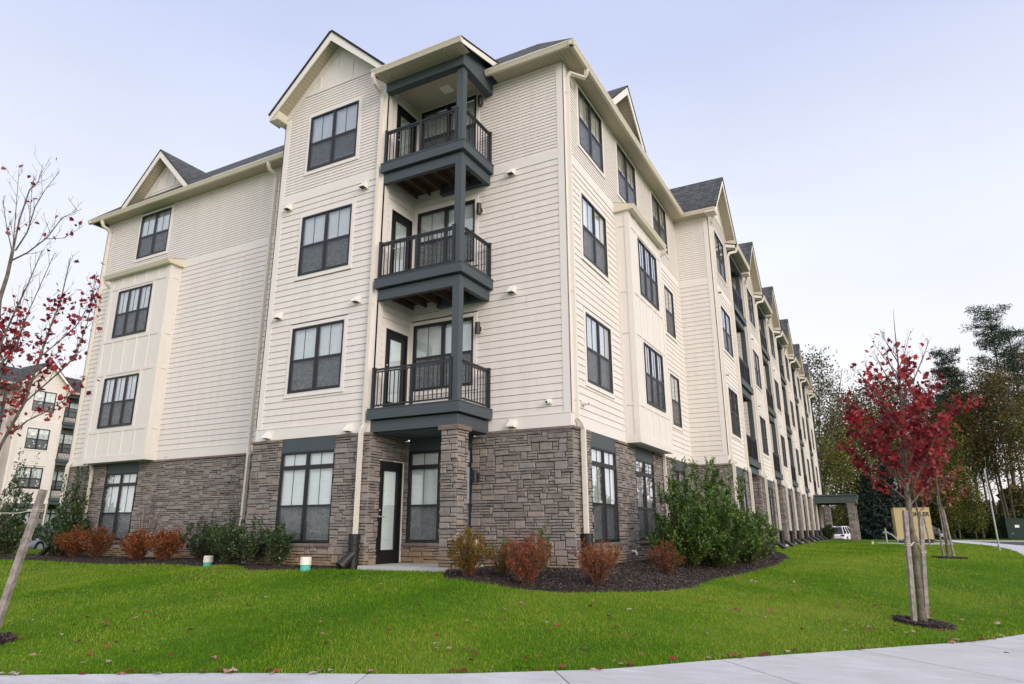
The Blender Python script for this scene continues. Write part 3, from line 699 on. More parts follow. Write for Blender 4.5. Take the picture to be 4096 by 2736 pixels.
def dormer(root, face, c, half, zp, n=.35, ze=12.96):
    sl = (zp-ze)/half; r = MB(); bk = 2.9
    for s in (-1, 1):
        e0, e1, p0, p1 = (c+s*half, -n-.02, ze), (c+s*half, bk, ze), (c, -n-.02, zp), (c, bk, zp)
        roof_quad(r, [e0, e1, p1, p0]); q = [(p[0], p[1], p[2]+.05) for p in (e0, e1, p1, p0)]; roof_quad(r, q); r.quad([e0, p0, q[3], q[0]], uv=[(0, 0)]*4)
    put(r, 'shingle_roof', SHING, root, face)
    for s in (-1, 1):
        k = MB(); k.prism([(c+s*half, ze), (c, zp), (c, zp-.27), (c+s*(half-.26/sl), ze)], -n, -n+.03, axis='y')
        put(k, 'rake_board', RAKE, root, face)
    sf = MB(); cnt = int(math.hypot(half, zp-ze)/.11)
    for s in (-1, 1):
        f = lambda t: (c+s*half*(1-t), ze-.2+(zp-ze)*t)
        for i in range(cnt):
            (xa, za), (xb, zb) = f(i/cnt), f((i+.94)/cnt)
            if za > ze-.01: sf.quad([(xa, -n+.03, za), (xb, -n+.03, zb), (xb, -n+.42, zb), (xa, -n+.42, za)])
        (xa, za), (xb, zb) = f(.2/(zp-ze)), f(1); sf.quad([(xa, -n+.03, za+.014), (xb, -n+.03, zb+.014), (xb, -n+.42, zb+.014), (xa, -n+.42, za+.014)], mi=1)
    put(sf, 'rake_soffit', [SOFFIT, GROOVE], root, face)
    pb = MB(); y = -n+.42; h = lambda z: (zp-.22-z)/sl
    pb.prism([(c-h(ze), ze), (c+h(ze), ze), (c, zp-.22)], y, y+.05, axis='y')
    zb = ze+.62; pb.box(c-h(zb), c+h(zb), y-.02, y, zb-.06, zb)
    for o in (-.45, -.03, .4):
        if abs(o) < h(zb): pb.box(c+o, c+o+.05, y-.02, y, zb, zp-.24-sl*max(abs(o), abs(o+.05)))
    for s in (-1, 1): pb.prism([(c+s*h(ze), ze), (c, zp-.22), (c, zp-.42), (c+s*(h(ze)-.2), ze)], y-.023, y, axis='y')
    put(pb, 'gable_panel', PANEL, root, face)
    ls = MB(); courses(ls, c-half, c+half, ze, zb-.06, E2, [], clip=lambda z: (c-h(z)+.2, c+h(z)-.2)); ls.v = [(a, b+y, d) for a, b, d in ls.v]; put(ls, 'lap_siding', SIDING, root, face)

# ------------------------------------------------------------------ ground height
def sm(t): t = np.clip(t, 0, 1); return t*t*(3-2*t)
FOOT = ((-19, 0, 0, 12), (-8.03, -4.4, -1.3, 0), (-4.4, -1.9, -1.44, 0), (-12, 1.25, 10.45, 53))
EDGE = [(-40, -16.5), (-25, -14.0), (-14, -12.9), (-8, -11.1), (-4.6, -9.65), (-3.05, -8.80), (-1.7, -8.02), (-.25, -7.45), (1.07, -6.86), (2.05, -6.20), (3.15, -5.28), (4.8, -3.60), (5.85, -2.25), (7.19, -.27), (8.9, 3.2), (9.8, 7.5), (10.2, 13), (10.2, 18.8), (10.5, 25), (10.2, 32), (9.5, 40), (8.6, 49), (7.7, 57), (7.2, 64)]
def catmull(P, k=8):
    o = []
    for i in range(len(P)-1):
        a, b, c, d = (np.array(P[max(0, min(len(P)-1, j))], float) for j in (i-1, i, i+1, i+2))
        for t in np.arange(k)/k: o.append(.5*(2*b+(c-a)*t+(2*a-5*b+4*c-d)*t*t+(3*b-a-3*c+d)*t**3))
    o.append(np.array(P[-1], float)); return np.array(o)
EC = catmull(EDGE)
def sd_walk(x, y):
    """signed distance to the lawn edge of the sidewalk: negative on the lawn"""
    x = np.asarray(x, float); y = np.asarray(y, float); best = np.full(x.shape, 1e9); sg = np.ones(x.shape)
    for a, b in zip(EC[:-1:2], np.vstack([EC[2::2], EC[-1:]])):
        d = b-a; L = d@d
        if L == 0: continue
        t = np.clip(((x-a[0])*d[0]+(y-a[1])*d[1])/L, 0, 1); px = x-a[0]-t*d[0]; py = y-a[1]-t*d[1]; dd = np.hypot(px, py)
        m = dd < best; best = np.where(m, dd, best); sg = np.where(m, np.where(d[0]*py-d[1]*px > 0, -1, 1), sg)
    return best*sg
def walk_w(y): return 1.5+2.0*(1-sm((np.asarray(y, float)+2)/14))
def foot_dist(x, y):
    best = np.full(np.shape(x), 1e9)
    for x0, x1, y0, y1 in FOOT:
        dx = np.maximum(np.maximum(x0-x, 0), x-x1); dy = np.maximum(np.maximum(y0-y, 0), y-y1); best = np.minimum(best, np.hypot(dx, dy))
    return best
def G(x, y, road=False):
    x = np.asarray(x, float); y = np.asarray(y, float); d = foot_dist(x, y)
    dx = np.maximum(np.maximum(-34-x, 0), x+19); dy = np.maximum(np.maximum(.3-y, 0), y-12); d = np.minimum(d, np.hypot(dx, dy))
    s = .118-.083*sm(y/16)-.022*sm((y-16)/14)
    z = .80+.05*sm((y-14)/20)-s*np.maximum(0, d-.6); z = np.maximum(z, .1+.25*sm((y-8)/20))
    z = z-.9*sm((-x-28)/14)
    z = z-.48*sm((y-47)/14)*(1-.45*sm((x-4)/7))+(.38-.1*sm((x-8)/10))*sm((y-80)/5)
    if road: z = z-.17*sm((sd_walk(x, y)-walk_w(y)+.1)/.5)
    return z
def g1(x, y): return float(G(np.array([x]), np.array([y]))[0])

# ------------------------------------------------------------------ the main apartment building
LABEL_B = 'long four-storey cream apartment building with stone ground floor, stacked balconies and many gables'
bld = tag(empty('apartment_building', (0, 0, 0)), LABEL_B, 'building')
L = Face(0, 0, 0); WG = Face(0, .34, 0); RF = Face(0, 0, 90)
unit(bld, L, -8.03, 3.66, 1.30, 2.43, 1.94, nb=1.44, first=True, side=.31, slope=.94, winu=.965)
# left wing
zs = (4.872, 7.982, 11.04)
stone_wall(bld, WG, -19.0, -8.03, ops=[(-16.72, -15.06, 1.25, 3.75)], capops=[(-16.72, -15.06)], ends=(1, 0))
siding_wall(bld, WG, -19.0, -8.03, cb=(1, 1), ops=[(-17.05, -15.22, 10.95, 12.82), (-17.5, -14.35, 3.8, 10.3)])
wg(bld, WG, -16.72, w=1.66); w2(bld, WG, -16.97, 11.04, w=1.66)
bay_box(bld, WG, -17.54, -14.31, .41, -16.96)
gutter(bld, WG, -19.6, -8.05, .52); soffit(bld, WG, -19.5, -8.05, 0, .42, 12.85)
dormer(bld, WG, -15.73, 1.90, 14.86, n=.50)
downspout(bld, WG, -18.78, 12.5, gut_n=.42, gz=12.86, ushift=-.0, ulow=0.0, lower_n=.15, style=1)
downspout(bld, WG, -10.10, 12.5, gut_n=.42, gz=12.86, ushift=-.0, ulow=.12, lower_n=.15, style=1)
m = MB(); m.sweep([(-17.75, -.55, 10.22), (-17.75, -.50, 10.1), (-17.70, -.12, 9.85), (-17.70, -.07, 9.7), (-17.70, -.07, 3.95), (-17.38, -.18, 3.72), (-17.38, -.12, 3.5), (-17.38, -.12, 1.5)], .08, .065, upv=(1, 0, 0)); put(m, 'downspout', LEADER, bld, WG)
EW = WG.sub(-19.0, 0, -90); stone_wall(bld, EW, -12, 0, ends=(0, 1), fine=False); siding_wall(bld, EW, -12, 0, cb=(0, 1)); gutter(bld, EW, -12, .52, .55); soffit(bld, EW, -12, .42, 0, .46, 12.85)
# corner block
gutter(bld, L, -1.95, .52, .52); soffit(bld, L, -1.8, .42, 0, .42, 12.85)
stone_wall(bld, RF, 0, 10.45, ops=[(.94, 2.60, 1.25, 3.75), (4.10, 5.76, 1.25, 3.75), (7.68, 9.34, 1.25, 3.75)], capops=[(.92, 2.62), (4.08, 5.78), (7.66, 9.36)], ends=(1, 0))
siding_wall(bld, RF, 0, 10.45, cb=(1, 0), ops=[(.85, 2.72, z-.09, z+H+.09) for z in zs]+[(3.82, 5.69, 10.95, 12.8), (7.33, 9.2, 10.95, 12.8)]+[(8.19, 9.48, z-.09, z+H+.09) for z in zs[:2]]+[(3.5, 6.47, 3.8, 10.3)])
for z in zs: w2(bld, RF, .93, z, w=1.70, drape='curtain' if z > 5 else 'blind')
for u in (3.91, 7.42): w2(bld, RF, u, 11.04, w=1.70, drape='curtain')
for z in zs[:2]: w1(bld, RF, 8.28, z, w=1.11)
for u in (.94, 4.10, 7.68): wg(bld, RF, u, w=1.66)
bay_box(bld, RF, 3.45, 6.50, .404, 4.19, gap=.12, wuw=1.78)
gutter(bld, RF, -.52, 9.95, .52); soffit(bld, RF, 0, 10.0, 0, .42, 12.85)
dormer(bld, RF, 4.03, 1.80, 14.60, n=.42)
downspout(bld, RF, .13, 12.5, gut_n=.42, gz=12.86, ushift=.42, ulow=.14, lower_n=.15)
m = MB(); m.sweep([(6.62, -.6, 10.22), (6.62, -.55, 10.1), (6.60, -.15, 9.85), (6.60, -.07, 9.7), (6.60, -.07, 3.95), (6.62, -.12, 3.6), (6.62, -.12, 1.5)], .08, .065, upv=(1, 0, 0)); put(m, 'downspout', LEADER, bld, RF)
link('security_camera', CAMM, bld, L.M(-.51, .02, 4.29)); link('security_camera', CAMM, bld, RF.M(.57, .02, 4.31))
for z in (7.03, 10.13, 3.87): link('vent_hood', HOOD, bld, L.M(-1.41, .02, z))
m = MB(); m.box(-2.37, -2.22, -.10, -.055, 1.24, 1.40); m.sweep([(-2.295, -.10, 1.32), (-2.295, -.125, 1.32)], .04, sides=12); put(m, 'outlet_box', WHITEP, bld, L)
m = MB(); m.sweep([(3.43, -.02, 1.09), (3.43, -.14, 1.09), (3.43, -.17, 1.05), (3.43, -.17, .99)], .028, sides=12, rad=[.03, .03, .033, .035]); put(m, 'drain_elbow', WHITEP, bld, RF, smooth=True)
# foundation strip
for fc, a, b in ((L, -4.4, .0), (WG, -19, -8.03), (RF, 0, 10.45), (L.sub(0, 1.30, 0), -8.03, -4.37)):
    m = MB(); m.box(a, b, -.012 if fc is not RF else -.014, .1, -.2, ZF-.002); put(m, 'foundation', FOUND, bld, fc)
for k in range(6): unit(bld, RF, 10.45+7.14*k, 3.50, 1.254, 2.80, .84, detail=(k < 2))
ENDW = RF.sub(53.29, 0, 90); stone_wall(bld, ENDW, 0, 12, fine=False); siding_wall(bld, ENDW, 0, 12)
# roofs: steep slopes rising to a flat top
r = MB(); ZE = 12.985; zt = 14.75; q = (zt-ZE)/1.02
roof_quad(r, [(-19.58, -.17, ZE), (-8, -.17, ZE), (-8, -.17+q, zt), (-19.58+q, -.17+q, zt)])
roof_quad(r, [(-8.3, -.51, ZE), (.51, -.51, ZE), (.51-q, -.51+q, zt), (-8.3, -.51+q, zt)])
roof_quad(r, [(.51, -.51, ZE), (.51, 53.5, ZE), (.51-q, 53.5, zt), (.51-q, -.51+q, zt)])
roof_quad(r, [(-19.58, 12, ZE), (-19.58, -.17, ZE), (-19.58+q, -.17+q, zt), (-19.58+q, 12, zt)])
roof_quad(r, [(-19.58+q, 2.8, zt), (.51-q, 2.8, zt), (.51-q, 12, zt), (-19.58+q, 12, zt)]); roof_quad(r, [(-12, 12, zt), (.51-q, 12, zt), (.51-q, 53.5, zt), (-12, 53.5, zt)])
r.obj('roof', SHING, bld)
# patio in front of the corner balcony
# ------------------------------------------------------------------ the second building beyond the car park
b2 = tag(empty('apartment_building', (-54, 18, 0)), 'smaller distant cream apartment building with stickers on its bare windows, at the left edge', 'building')
R2 = Face(-55.25, 0, 90)
class Shift:
    pass
for k in (-1, 0, 1): unit(b2, R2, 14.95+7.14*k, 3.50, 1.254, 2.80, .84, detail=False)
r = MB(); roof_quad(r, [(-54.74, 6, ZE), (-54.74, 30, ZE), (-54.74-q, 30, zt), (-54.74-q, 6, zt)]); roof_quad(r, [(-54.74-q, 6, zt), (-54.74-q, 30, zt), (-66, 30, zt), (-66, 6, zt)]); r.obj('roof', SHING, b2)
m = MB(); gutter(b2, R2, 6, 30, .52); m.box(-66, -55.4, 7.0, 7.81, -.8, 12.9); m.obj('wall', TRIM, b2)
m = MB(); m.box(-66, -54.2, 7.0, 30, -1, .84); m.obj('foundation', FOUND, b2)
st = MB(); rr = random.Random(3)
for z in zs:
    for cx in range(2):
        for cz in range(2):
            for _ in range(3): x = 14.95+1.05+cx*.85+rr.uniform(.05, .6); y = z+.1+cz*.8+rr.uniform(.05, .55); st.box(x, x+.09, -.05, -.04, y, y+.09)
    st.box(14.95+1.25, 14.95+1.6, -.05, -.04, z+1.05, z+1.35)
put(st, 'window_sticker', WHITEP, b2, R2.sub(0, 1.254, 0))
for o in [b2]:
    for ch in list(o.children): ch.matrix_parent_inverse = o.matrix_world.inverted() if False else Matrix.Translation((54, -18, 0))

# ------------------------------------------------------------------ entrance canopy and its far pillar
can = tag(empty('entrance_canopy', (3.65, 42.2, .85)), 'slate blue entrance canopy beam reaching out from the building onto a stone pillar', 'canopy')
MI = Matrix.Translation((-3.65, -42.2, -.85))
def cput(mb, name, m, p=can):
    o = mb.obj(name, m, p); o.matrix_parent_inverse = MI; return o
m = MB(); m.box(1.3, 4.05, 41.9, 42.2, 3.42, 3.92); m.box(1.3, 4.1, 42.2, 46.5, 3.80, 3.92); m.box(3.75, 4.05, 42.2, 46.5, 3.42, 3.799); m.box(1.3, 3.75, 46.2, 46.5, 3.42, 3.799); cput(m, 'beam', SLATE)
m = MB(); m.box(1.3, 4.15, 41.8, 46.6, 3.925, 4.02); cput(m, 'roof_edge', SLATE)
for (px, py) in ((3.43, 41.8), (3.43, 46.0), (1.4, 49.0)):
    rnd = random.Random(5); m = MB(); core = MB(); core.box(px+.03, px+.45, py+.03, py+.47, .6, 3.3); cput(core, 'pillar_core', MORTAR)
    for fc, w in ((Face(px+.04, py+.04, 0), .40), (Face(px+.44, py+.04, 90), .42), (Face(px+.44, py+.46, 180), .40), (Face(px+.04, py+.46, -90), .42)):
        mm = MB(); stones(mm, -.03, w+.03, .6, 3.30, [], rnd, fine=False); o = put(mm, 'stone_pillar', STONES, can, fc); o.matrix_parent_inverse = MI
    cp = MB(); cp.box(px-.04, px+.52, py-.04, py+.54, 3.302, 3.40); cput(cp, 'pillar_cap', CAPST)

# ------------------------------------------------------------------ ground, lawn, sidewalk, road
def grid_coords(lo, hi, a, b, step, grow=1.25):
    c = list(np.arange(a, b+1e-6, step)); s = step
    while c[-1] < hi: s *= grow; c.append(min(hi, c[-1]+s))
    s = step; c = c[::-1]
    while c[-1] > lo: s *= grow; c.append(max(lo, c[-1]-s))
    return np.array(c[::-1])
gx = grid_coords(-900, 900, -26, 18, .5); gy = grid_coords(-300, 1500, -16, 56, .5)
X, Y = np.meshgrid(gx, gy); Z = G(X.ravel(), Y.ravel(), road=True); V = np.stack([X.ravel(), Y.ravel(), Z], 1)
nx, ny = len(gx), len(gy); I = np.arange(nx*ny).reshape(ny, nx); F = np.stack([I[:-1, :-1].ravel(), I[:-1, 1:].ravel(), I[1:, 1:].ravel(), I[1:, :-1].ravel()], 1)
def lawn_mat():
    m = bpy.data.materials.new('lawn'); m.use_nodes = True; t = m.node_tree; b = t.nodes['Principled BSDF']; b.inputs['Roughness'].default_value = 1; b.inputs['Specular IOR Level'].default_value = .1
    g = N(t, 'ShaderNodeNewGeometry')
    n1 = N(t, 'ShaderNodeTexNoise'); n1.inputs['Scale'].default_value = .35; n1.inputs['Detail'].default_value = 4; t.links.new(g.outputs['Position'], n1.inputs[0])
    n2 = N(t, 'ShaderNodeTexNoise'); n2.inputs['Scale'].default_value = 30; n2.inputs['Detail'].default_value = 6; t.links.new(g.outputs['Position'], n2.inputs[0])
    ad = N(t, 'ShaderNodeMath', operation='MULTIPLY_ADD'); t.links.new(n2.outputs[0], ad.inputs[0]); ad.inputs[1].default_value = .45; t.links.new(n1.outputs[0], ad.inputs[2])
    r = ramp(t, [(.40, (.024, .070, .006)), (.62, (.055, .135, .009)), (.85, (.105, .195, .015)), (.98, (.18, .22, .04))]); t.links.new(ad.outputs[0], r.inputs[0]); t.links.new(r.outputs[0], b.inputs['Base Color'])
    bp = N(t, 'ShaderNodeBump'); bp.inputs['Strength'].default_value = 1; bp.inputs['Distance'].default_value = .05; t.links.new(n2.outputs[0], bp.inputs['Height']); t.links.new(bp.outputs[0], b.inputs['Normal']); return m
gnd = tag(link('ground', arr_mesh('ground', V, F, lawn_mat(), True)), 'green lawn sloping gently up to the building', None, None, 'structure')

def mulch_in(x, y):
    """inside a planting bed?"""
    x = np.asarray(x); y = np.asarray(y); f = foot_dist(x, y)
    c = np.interp(np.where(y < 0, x, 0), [-2.0, -1.2, -.5, .3, 1.2], [1.3, 2.5, 2.75, 2.35, 2.0])
    front = (y < .3) & (x > -1.95) & (x < 2.6) & (np.hypot(np.maximum(x-.2, 0)*1.05, np.minimum(y, 0)*1.0) < 2.3) & (y > -np.interp(x, [-2.0, -1.6, -.6, .4, 1.2, 2.6], [1.7, 2.35, 2.75, 2.45, 2.0, 1.0]))
    right = (y >= 0) & (y < 15) & (x < np.interp(y, [0, 2, 4, 8.3, 10.2, 12.5, 15], [2.35, 2.35, 2.55, 2.8, 2.85, 2.3, 1.3])) & (x > -.1)
    left = (x < -8.0) & (x > -24) & (y > -1.15+.12*np.sin(x)) & (y < .45)
    left2 = (x >= -8.3) & (x < -4.5) & (y > np.interp(x, [-8.3, -6.8, -4.9, -4.4], [-1.3, -2.2, -1.75, -1.4])) & (y < -1.2)
    return front | right | left | left2
def ring_in(x, y):
    o = np.zeros(np.shape(x), bool)
    for a, b, r in ((5.93, -.30, .43), (7.45, 15.6, .55), (-5.6, -7.9, .5)): o |= np.hypot(x-a, y-b) < r
    return o
MULCH = mat('dark bark mulch', [(.030, .021, .018), (.060, .043, .038), (.095, .072, .062), (.040, .029, .026), (.18, .15, .135)], .95, bump=.8, bump_scale=60)
MULCHB = mat('mulch base', (.020, .015, .013), .95, bump=1, bump_scale=40, noise=(12, .8, (.05, .038, .032)))
def mulch_bed(x0, x1, y0, y1, test, name, label, n, lift=.05, step=.08):
    xs, ys = np.arange(x0, x1, step), np.arange(y0, y1, step); A, B = np.meshgrid(xs, ys); T = test(A, B)
    Zm = G(A.ravel(), B.ravel()).reshape(A.shape)+lift*np.where(T, 1, -.6)+RNG.uniform(-.015, .015, A.shape)
    V = np.stack([A.ravel(), B.ravel(), Zm.ravel()], 1); h, w = A.shape; I = np.arange(h*w).reshape(h, w); C = T[:-1, :-1] | T[1:, 1:] | T[1:, :-1] | T[:-1, 1:]
    F = np.stack([I[:-1, :-1][C], I[:-1, 1:][C], I[1:, 1:][C], I[1:, :-1][C]], 1)
    # loose chips on top
    P = np.stack([RNG.uniform(x0, x1, n*3), RNG.uniform(y0, y1, n*3)], 1); P = P[test(P[:, 0], P[:, 1])][:n]; z = G(P[:, 0], P[:, 1])+lift+.012
    k = len(P); a = RNG.uniform(0, 6.28, k); l = RNG.uniform(.007, .024, k); w_ = RNG.uniform(.003, .008, k); ti = RNG.uniform(-.5, .5, k)
    dx, dy = np.cos(a), np.sin(a); c = []
    for s, t in ((-1, -1), (1, -1), (1, 1), (-1, 1)): c.append(np.stack([P[:, 0]+s*l*dx-t*w_*dy, P[:, 1]+s*l*dy+t*w_*dx, z+s*l*ti+t*w_*.4], 1))
    V2 = np.stack(c, 1).reshape(-1, 3); F2 = np.arange(4*k).reshape(k, 4)+len(V)
    me = arr_mesh(name, np.vstack([V, V2]), np.vstack([F, F2]), [MULCHB, MULCH]); me.polygons.foreach_set('material_index', np.r_[np.zeros(len(F), np.int32), np.ones(k, np.int32)])
    return tag(link(name, me), label, None, None, 'stuff')
mulch_bed(-2.2, 3.2, -3.1, 15.2, lambda x, y: mulch_in(x, y) & (x > -2.0), 'mulch_bed', 'dark bark mulch bed curving round the stone corner of the building', 46000)
mulch_bed(-24.2, -4.3, -2.4, .5, lambda x, y: mulch_in(x, y) & (x < -4.3), 'mulch_bed', 'dark mulch strip under the shrubs along the left stone wall', 9000)
for (a, b, r, lb) in ((5.93, -.30, .43, 'round mound of wood chips around the near red maple'), (7.45, 15.6, .55, 'small mulch patch at the foot of the second staked maple'), (-5.6, -7.9, .5, 'mulch patch under the leaning stake at the left edge')):
    mulch_bed(a-.8, a+.8, b-.8, b+.8, lambda x, y, a=a, b=b, r=r: np.hypot(x-a, (y-b)) < r, 'tree_mulch', lb, 3000, .045, .06)

WALKM = mat('sidewalk concrete', (.60, .605, .62), .85, bump=.5, bump_scale=160, noise=(1.4, .7, (.52, .52, .53)), streak=.16, sscale=(2.2, 9, 4), var=.04)
w = MB(); seg = np.r_[0, np.cumsum(np.hypot(*np.diff(EC, axis=0).T))]
def walk_pt(s, off):
    x = np.interp(s, seg, EC[:, 0]); y = np.interp(s, seg, EC[:, 1]); e = .15
    dx = np.interp(s+e, seg, EC[:, 0])-np.interp(s-e, seg, EC[:, 0]); dy = np.interp(s+e, seg, EC[:, 1])-np.interp(s-e, seg, EC[:, 1]); l = math.hypot(dx, dy)
    return x+dy/l*off, y-dx/l*off
s0 = float(seg[np.argmin(np.hypot(EC[:, 0]-4.85, EC[:, 1]+3.13))]) % 1.98
s_ = s0
while s_ < seg[-1]-2:
    g_ = .009; k = 4
    for i in range(k):
        a = s_+(g_ if i == 0 else 0)+(1.98)*i/k; b = s_+1.98*(i+1)/k-(g_ if i == k-1 else 0)
        cs = []
        for s in (a, b):
            x0, y0 = walk_pt(s, 0); W_ = float(walk_w(y0)); x1, y1 = walk_pt(s, W_); z = g1(x0, y0)+.012; cs.append(((x0, y0, z), (x1, y1, z-.01)))
        (p0, p1), (q0, q1) = cs; dn = lambda p: (p[0], p[1], p[2]-.12)
        w.quad([p0, p1, q1, q0]); w.quad([p0, q0, dn(q0), dn(p0)]); w.quad([p1, q1, dn(q1), dn(p1)])
        if i == 0: w.quad([p0, p1, dn(p1), dn(p0)])
        if i == k-1: w.quad([q0, q1, dn(q1), dn(q0)])
    s_ += 1.98
tag(w.obj('sidewalk', WALKM), 'pale concrete sidewalk curving round the lawn', None, None, 'structure')
c = MB(); rd = MB(); ASPH = mat('asphalt', (.055, .055, .062), .9, bump=.5, bump_scale=150, noise=(60, .5, (.085, .085, .09)))
s_ = 0.5
while s_ < seg[-1]-2:
    cs = []
    for s in (s_, s_+1.0):
        y0 = walk_pt(s, 0)[1]; W_ = float(walk_w(y0)); x0_, y0_ = walk_pt(s, 0); z = g1(x0_, y0_)+.01
        cs.append([(*walk_pt(s, W_+.01), z), (*walk_pt(s, W_+.16), z-.005), (*walk_pt(s, W_+.20), z-.14), (*walk_pt(s, W_+.21), z-.13), (*walk_pt(s, W_+9.0), z-.16), (*walk_pt(s, W_+9.04), z-.15), (*walk_pt(s, W_+9.07), z), (*walk_pt(s, W_+9.25), z+.005), (*walk_pt(s, W_+9.3), z-.3)])
    A_, B_ = cs; 
    for i in (0, 1): c.quad([A_[i], A_[i+1], B_[i+1], B_[i]])
    for i in (5, 6, 7): c.quad([A_[i], A_[i+1], B_[i+1], B_[i]])
    c.quad([A_[0], B_[0], (B_[0][0], B_[0][1], B_[0][2]-.3), (A_[0][0], A_[0][1], A_[0][2]-.3)])
    rd.quad([A_[3], A_[4], B_[4], B_[3]]); s_ += 1.0
for i in range(60):      # the drive that crosses behind the lawn, towards the woods
    x0, x1 = -60+i*2, -58+i*2
    for ya, yb in ((64, 68), (68, 72), (72, 76), (76, 80)): rd.quad([(x0, ya, g1(x0, ya)+.02), (x1, ya, g1(x1, ya)+.02), (x1, yb, g1(x1, yb)+.02), (x0, yb, g1(x0, yb)+.02)])
    if abs(x0-8) > 3: c.prism([(80.0, g1(x0, 80)-.1), (80.0, g1(x0, 80)+.14), (80.18, g1(x0, 80)+.15), (80.18, g1(x0, 80)-.1)], x0+.01, x1-.01, axis='x')
tag(c.obj('kerb', CONC), 'concrete kerb between sidewalk and road', None, None, 'structure'); tag(rd.obj('road', ASPH), 'dark asphalt road beyond the sidewalk', None, None, 'structure')

# grass blades
def grass():
    n = 560000
    # sample by distance from the camera: dense near, sparse far
    d = 7.2*np.exp(RNG.uniform(0, 1, n)*math.log(46/7.2)); ang = YAW+RNG.uniform(-.86, .80, n)
    x = CAM.x-np.sin(ang)*d; y = CAM.y+np.cos(ang)*d
    k = (sd_walk(x, y) < RNG.uniform(-.03, .035, n)) & ~mulch_in(x, y) & ~ring_in(x, y) & (foot_dist(x, y) > .04) & ~((x > 5.4) & (x < 8.2) & (y > 28.6) & (y < 31.4))
    x, y, d = x[k], y[k], d[k]; n = len(x); z = G(x, y)
    h = RNG.uniform(.018, .044, n)*(1+.25*np.sin(x*1.7+y)*np.sin(y*2.1)); h *= np.where(sd_walk(x, y) > -.12, 1.25, 1)
    wd = .0032*np.maximum(1, d/9); h = h*np.clip(1+.02*(d-12), 1, 1.35); a = RNG.uniform(0, 6.28, n); ln = RNG.uniform(.1, .6, n)*h; b = RNG.uniform(0, 6.28, n)
    dx, dy = np.cos(a)*wd, np.sin(a)*wd; lx, ly = np.cos(b)*ln, np.sin(b)*ln
    V = np.stack([np.stack([x-dx, y-dy, z-.005], 1), np.stack([x+dx, y+dy, z-.005], 1), np.stack([x+lx*.35+dx*.6, y+ly*.35+dy*.6, z+h*.6], 1), np.stack([x+lx, y+ly, z+h], 1)], 1).reshape(-1, 3)
    i = np.arange(n)*4; F = np.vstack([np.stack([i, i+1, i+2], 1), np.stack([i, i+2, i+3], 1)])
    m = bpy.data.materials.new('grass blades'); m.use_nodes = True; t = m.node_tree; b_ = t.nodes['Principled BSDF']; b_.inputs['Roughness'].default_value = .55; b_.inputs['Specular IOR Level'].default_value = .08
    g = N(t, 'ShaderNodeNewGeometry'); n1 = N(t, 'ShaderNodeTexNoise'); n1.inputs['Scale'].default_value = .30; n1.inputs['Detail'].default_value = 4; t.links.new(g.outputs['Position'], n1.inputs[0])
    n3 = N(t, 'ShaderNodeTexNoise'); n3.inputs['Scale'].default_value = 3.2; n3.inputs['Detail'].default_value = 2; t.links.new(g.outputs['Position'], n3.inputs[0])
    mu = N(t, 'ShaderNodeMath', operation='MULTIPLY_ADD'); t.links.new(g.outputs['Random Per Island'], mu.inputs[0]); mu.inputs[1].default_value = .36; t.links.new(n1.outputs[0], mu.inputs[2])
    m2 = N(t, 'ShaderNodeMath', operation='MULTIPLY_ADD'); t.links.new(n3.outputs[0], m2.inputs[0]); m2.inputs[1].default_value = .45; t.links.new(mu.outputs[0], m2.inputs[2])
    r = ramp(t, [(.44, (.030, .090, .006)), (.70, (.095, .205, .009)), (.94, (.16, .31, .012)), (1.0, (.28, .33, .05))]); t.links.new(m2.outputs[0], r.inputs[0]); t.links.new(r.outputs[0], b_.inputs['Base Color'])
    tr = N(t, 'ShaderNodeBsdfTranslucent'); t.links.new(r.outputs[0], tr.inputs[0]); mi = N(t, 'ShaderNodeMixShader'); mi.inputs[0].default_value = .28; t.links.new(b_.outputs[0], mi.inputs[1]); t.links.new(tr.outputs[0], mi.inputs[2]); t.links.new(mi.outputs[0], t.nodes['Material Output'].inputs[0])
    tag(link('lawn_grass', arr_mesh('lawn_grass', V, F, m)), 'short mown green grass covering the lawn', None, None, 'stuff')
grass()

# ------------------------------------------------------------------ foliage helpers
def rot_basis(n, up_bias=0.0, rng=RNG):
    """random orthonormal frames (n,3,3); rows: right, forward, normal"""
    nr = rng.normal(size=(n, 3)); nr[:, 2] += up_bias; nr /= np.linalg.norm(nr, axis=1)[:, None]
    a = rng.normal(size=(n, 3)); a -= (a*nr).sum(1)[:, None]*nr; a /= np.linalg.norm(a, axis=1)[:, None]
    return np.stack([a, np.cross(nr, a), nr], 1)
def leaf_faces(P, size, tpl, faces, up_bias=0.0, curl=.25, B=None):
    """place the leaf template tpl (k,2 or 3) at points P"""
    n = len(P); B = rot_basis(n, up_bias) if B is None else B; T = np.asarray(tpl, float)
    if T.shape[1] == 2: T = np.c_[T, -curl*(T[:, 0]**2)-curl*.5*T[:, 1]**2]
    size = np.broadcast_to(size, (n,)); cv = RNG.uniform(.2, 2.2, n)
    L = T[None]*size[:, None, None]; L[:, :, 2] *= cv[:, None]
    V = P[:, None]+L[:, :, :1]*B[:, None, 0]+L[:, :, 1:2]*B[:, None, 1]+L[:, :, 2:]*B[:, None, 2]
    F = np.asarray(faces)[None]+(np.arange(n)*len(T))[:, None, None]
    return V.reshape(-1, 3), F.reshape(-1, F.shape[-1])
MAPLE = [(0, 0), (0, -.08), (.22, -.12), (.30, .02), (.52, .10), (.34, .26), (.30, .46), (.13, .40), (0, .72), (-.13, .40), (-.30, .46), (-.34, .26), (-.52, .10), (-.30, .02), (-.22, -.12)]
MAPLE_F = [(0, i, i+1) for i in range(1, 14)]+[(0, 14, 1)]
